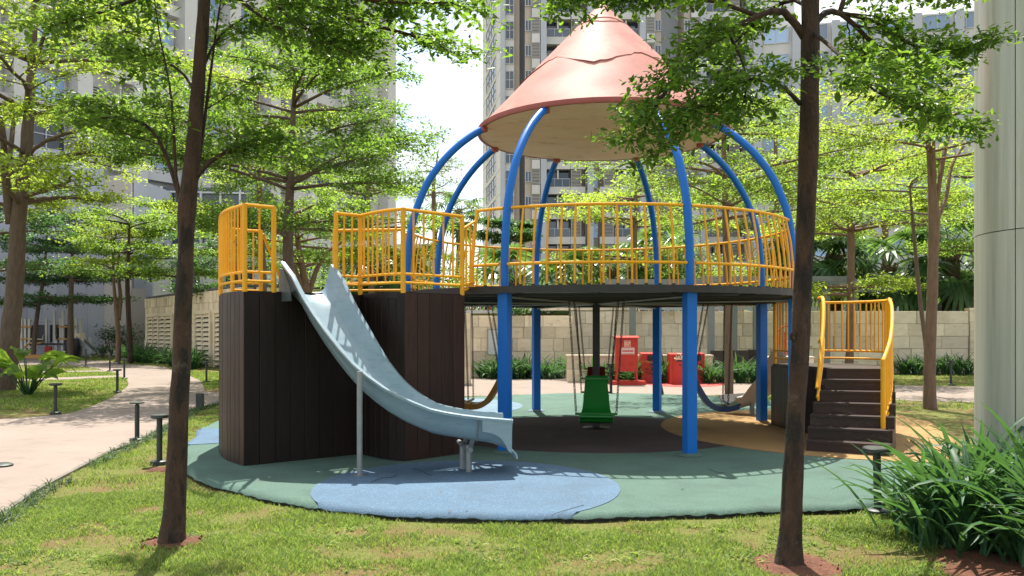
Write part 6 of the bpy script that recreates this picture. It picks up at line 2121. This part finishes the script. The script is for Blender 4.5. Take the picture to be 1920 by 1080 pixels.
# ------------------------------------------------------------------ grass
def grass(name, label, n, poly, hmin, hmax, w, m, seed, keep=None, dens=None, lean=.55):
    rg = np.random.default_rng(seed)
    A = np.array(poly)
    x0, y0, x1, y1 = A[:, 0].min(), A[:, 1].min(), A[:, 0].max(), A[:, 1].max()
    X, Y = rg.uniform(x0, x1, n), rg.uniform(y0, y1, n)
    ok = inside_np(X, Y, poly) & ~inside_np(X, Y, PATH) & ~inside_np(X, Y, PROM)
    th = np.arctan2(Y - PC[1], X - PC[0]); r = np.hypot(X - PC[0], Y - PC[1])
    tab = np.array([rpad(-math.pi + 2 * math.pi * i / 720) for i in range(721)])
    ok &= r > np.interp(th, np.linspace(-math.pi, math.pi, 721), tab) + .015
    for c, rx, ry in SOILS:
        d = ((X - c[0]) / rx) ** 2 + ((Y - c[1]) / ry) ** 2
        ok &= (d > .8) | ((d > .3) & (rg.random(n) < .06))
    X, Y = X[ok], Y[ok]
    # patchy growth: thin where the low-frequency noise is low
    nz = np.array([noise.noise(Vector((x * 1.15, y * 1.6, 4.2))) + .5 * noise.noise(Vector((x * 4.1, y * 4.7, 1.2))) for x, y in zip(X, Y)])
    ok = rg.random(len(X)) < np.clip(.56 + 1.6 * nz, .09, 1)
    X, Y, nz = X[ok], Y[ok], nz[ok]
    n = len(X)
    H = rg.uniform(hmin, hmax, n) * np.clip(1 + .7 * nz, .5, 1.6)
    a, b = rg.uniform(0, 6.283, n), rg.uniform(0, 6.283, n)
    ln = rg.uniform(.15, 1, n) * lean * H * 2
    w_ = w * rg.uniform(.6, 1.3, n)
    base = np.stack([X, Y, np.full(n, GZ)], 1)
    s = np.stack([np.cos(a), np.sin(a), np.zeros(n)], 1) * w_[:, None] / 2
    l = np.stack([np.cos(b) * ln, np.sin(b) * ln, H], 1)
    mid = base + l * np.array([.35, .35, .62])
    V = np.stack([base - s, base + s, mid + s * .8, base + l, mid - s * .8], 1).reshape(-1, 3)
    k = np.arange(n)[:, None] * 5
    Fc = np.concatenate([k + np.array([[0, 1, 2]]), k + np.array([[0, 2, 4]]), k + np.array([[4, 2, 3]])], 0)
    tag(np_mesh(name, V, Fc, m), label, None, None, 'stuff')
    return n


NEAR = [(-5.2, 4.7), (4.9, 4.7), (4.6, 8.6), (3.0, 8.6), (0, 7.2), (-2.2, 7.8), (-3.4, 9.5), (-4.6, 11), (-4.4, 8), (-4.9, 6)]
g1 = grass('grass', 'short trodden grass in the foreground', 330000, [(-4.9, 4.6), (4.6, 4.6), (4.8, 8.4), (-4.6, 8.4)], .014, .040, .0065, M['grass'], 5, lean=.75)
g2 = grass('grass', 'short grass between the path and the rubber surface', 110000, [(-7.5, 7.0), (-2.8, 7.0), (-3.6, 20), (-8, 19)], .018, .04, .008, M['grass'], 6, lean=.6)
g3 = grass('grass', 'mown lawn island across the path', 170000, [(-19, 15.5), (-8.5, 17), (-8.2, 33), (-22, 34)], .025, .055, .018, M['grass'], 8)
g4 = grass('grass', 'grass strip behind the rubber surface and far right lawn', 60000, [(-3, 18.5), (16, 16.5), (22, 31.5), (-2, 30)], .025, .055, .018, M['grass'], 9)
g5 = grass('grass', 'distant lawn below the louvred building', 40000, [(-30, 30), (-6, 24), (-8, 46), (-30, 58)], .03, .07, .03, M['grass'], 10)
# border grass along the near path edge: small arching tufts
mb = MB()
ed = [Vector((p[0], p[1], GZ)) for p in PATH[1:11]]
ed = catmull(ed, 8)
for a, b in zip(ed, ed[1:]):
    n = int((b - a).length / .035)
    for i in range(n):
        if noise.noise(Vector((a.x * 1.3, a.y * 1.3, i * .05))) < -.32: continue
        p = a.lerp(b, i / max(1, n)) + V2(rr_.uniform(.06, .24), rr_.uniform(-.06, .02))
        for _ in range(5):
            strap_to(mb, strap(rr_.uniform(.08, .19), .010, rr_.uniform(.6, 1.5), rr_.uniform(.8, 2.4), 0, 0, 3), rr_.uniform(0, 6.283), tuple(p + V2(rr_.gauss(0, .015), rr_.gauss(0, .015), 0)))
tag(mb.build('border_grass', M['mondo'], smooth=0), 'dark border grass along the near path edge', None, None, 'stuff')
# leafy weeds in the near lawn, taller tufts
mb = MB()
for _ in range(1100):
    x, y = rr_.uniform(-3.8, 3.2), rr_.uniform(5.0, 7.0)
    if math.hypot(x - PC[0], y - PC[1]) < rpad(math.atan2(y - PC[1], x - PC[0])) + .03: continue
    if noise.noise(Vector((x * 1.1, y * 1.4, 9))) < .05: continue
    for _k in range(7):
        strap_to(mb, strap(rr_.uniform(.03, .095), .011, rr_.uniform(.2, 1.2), rr_.uniform(.6, 2), 0, 0, 3), rr_.uniform(0, 6.283), (x + rr_.gauss(0, .012), y + rr_.gauss(0, .012), GZ))
tag(mb.build('weeds', M['grass'], smooth=0), 'broad-bladed weeds in the near lawn', None, None, 'stuff')
# dry fallen leaves
rg = np.random.default_rng(4)
n = 520
Pt = np.stack([rg.uniform(-4.6, 3.4, n), rg.uniform(5.0, 8.5, n), np.full(n, GZ + .018)], 1)
r_ = np.hypot(Pt[:, 0] - PC[0], Pt[:, 1] - PC[1]); Pt = Pt[(r_ > 6.7) | (np.arange(n) % 9 == 0)]; r_ = np.hypot(Pt[:, 0] - PC[0], Pt[:, 1] - PC[1]); Pt[r_ < 6.7, 2] = .006; n = len(Pt)
a = rg.uniform(0, 6.28, n)
D = unit(np.stack([np.cos(a), np.sin(a), rg.normal(.05, .15, n)], 1)); N = unit(np.stack([rg.normal(0, .3, n), rg.normal(0, .3, n), np.ones(n)], 1))
M['dry'] = leaf_mat('dry_leaf', (.08, .04, .015), (.15, .085, .03), (.24, .16, .06), (.2, .12, .04), .2, .8)
V, Fc = leaves_arrays(Pt, D, N, rg.uniform(.018, .045, n), rg.uniform(.010, .02, n))
tag(np_mesh('litter', V, Fc, M['dry']), 'dry fallen leaves scattered on the lawn', None, None, 'stuff')
print('leaves', NLEAF, 'grass', g1, g2, g3, g4, g5, 'objects', len(bpy.data.objects))
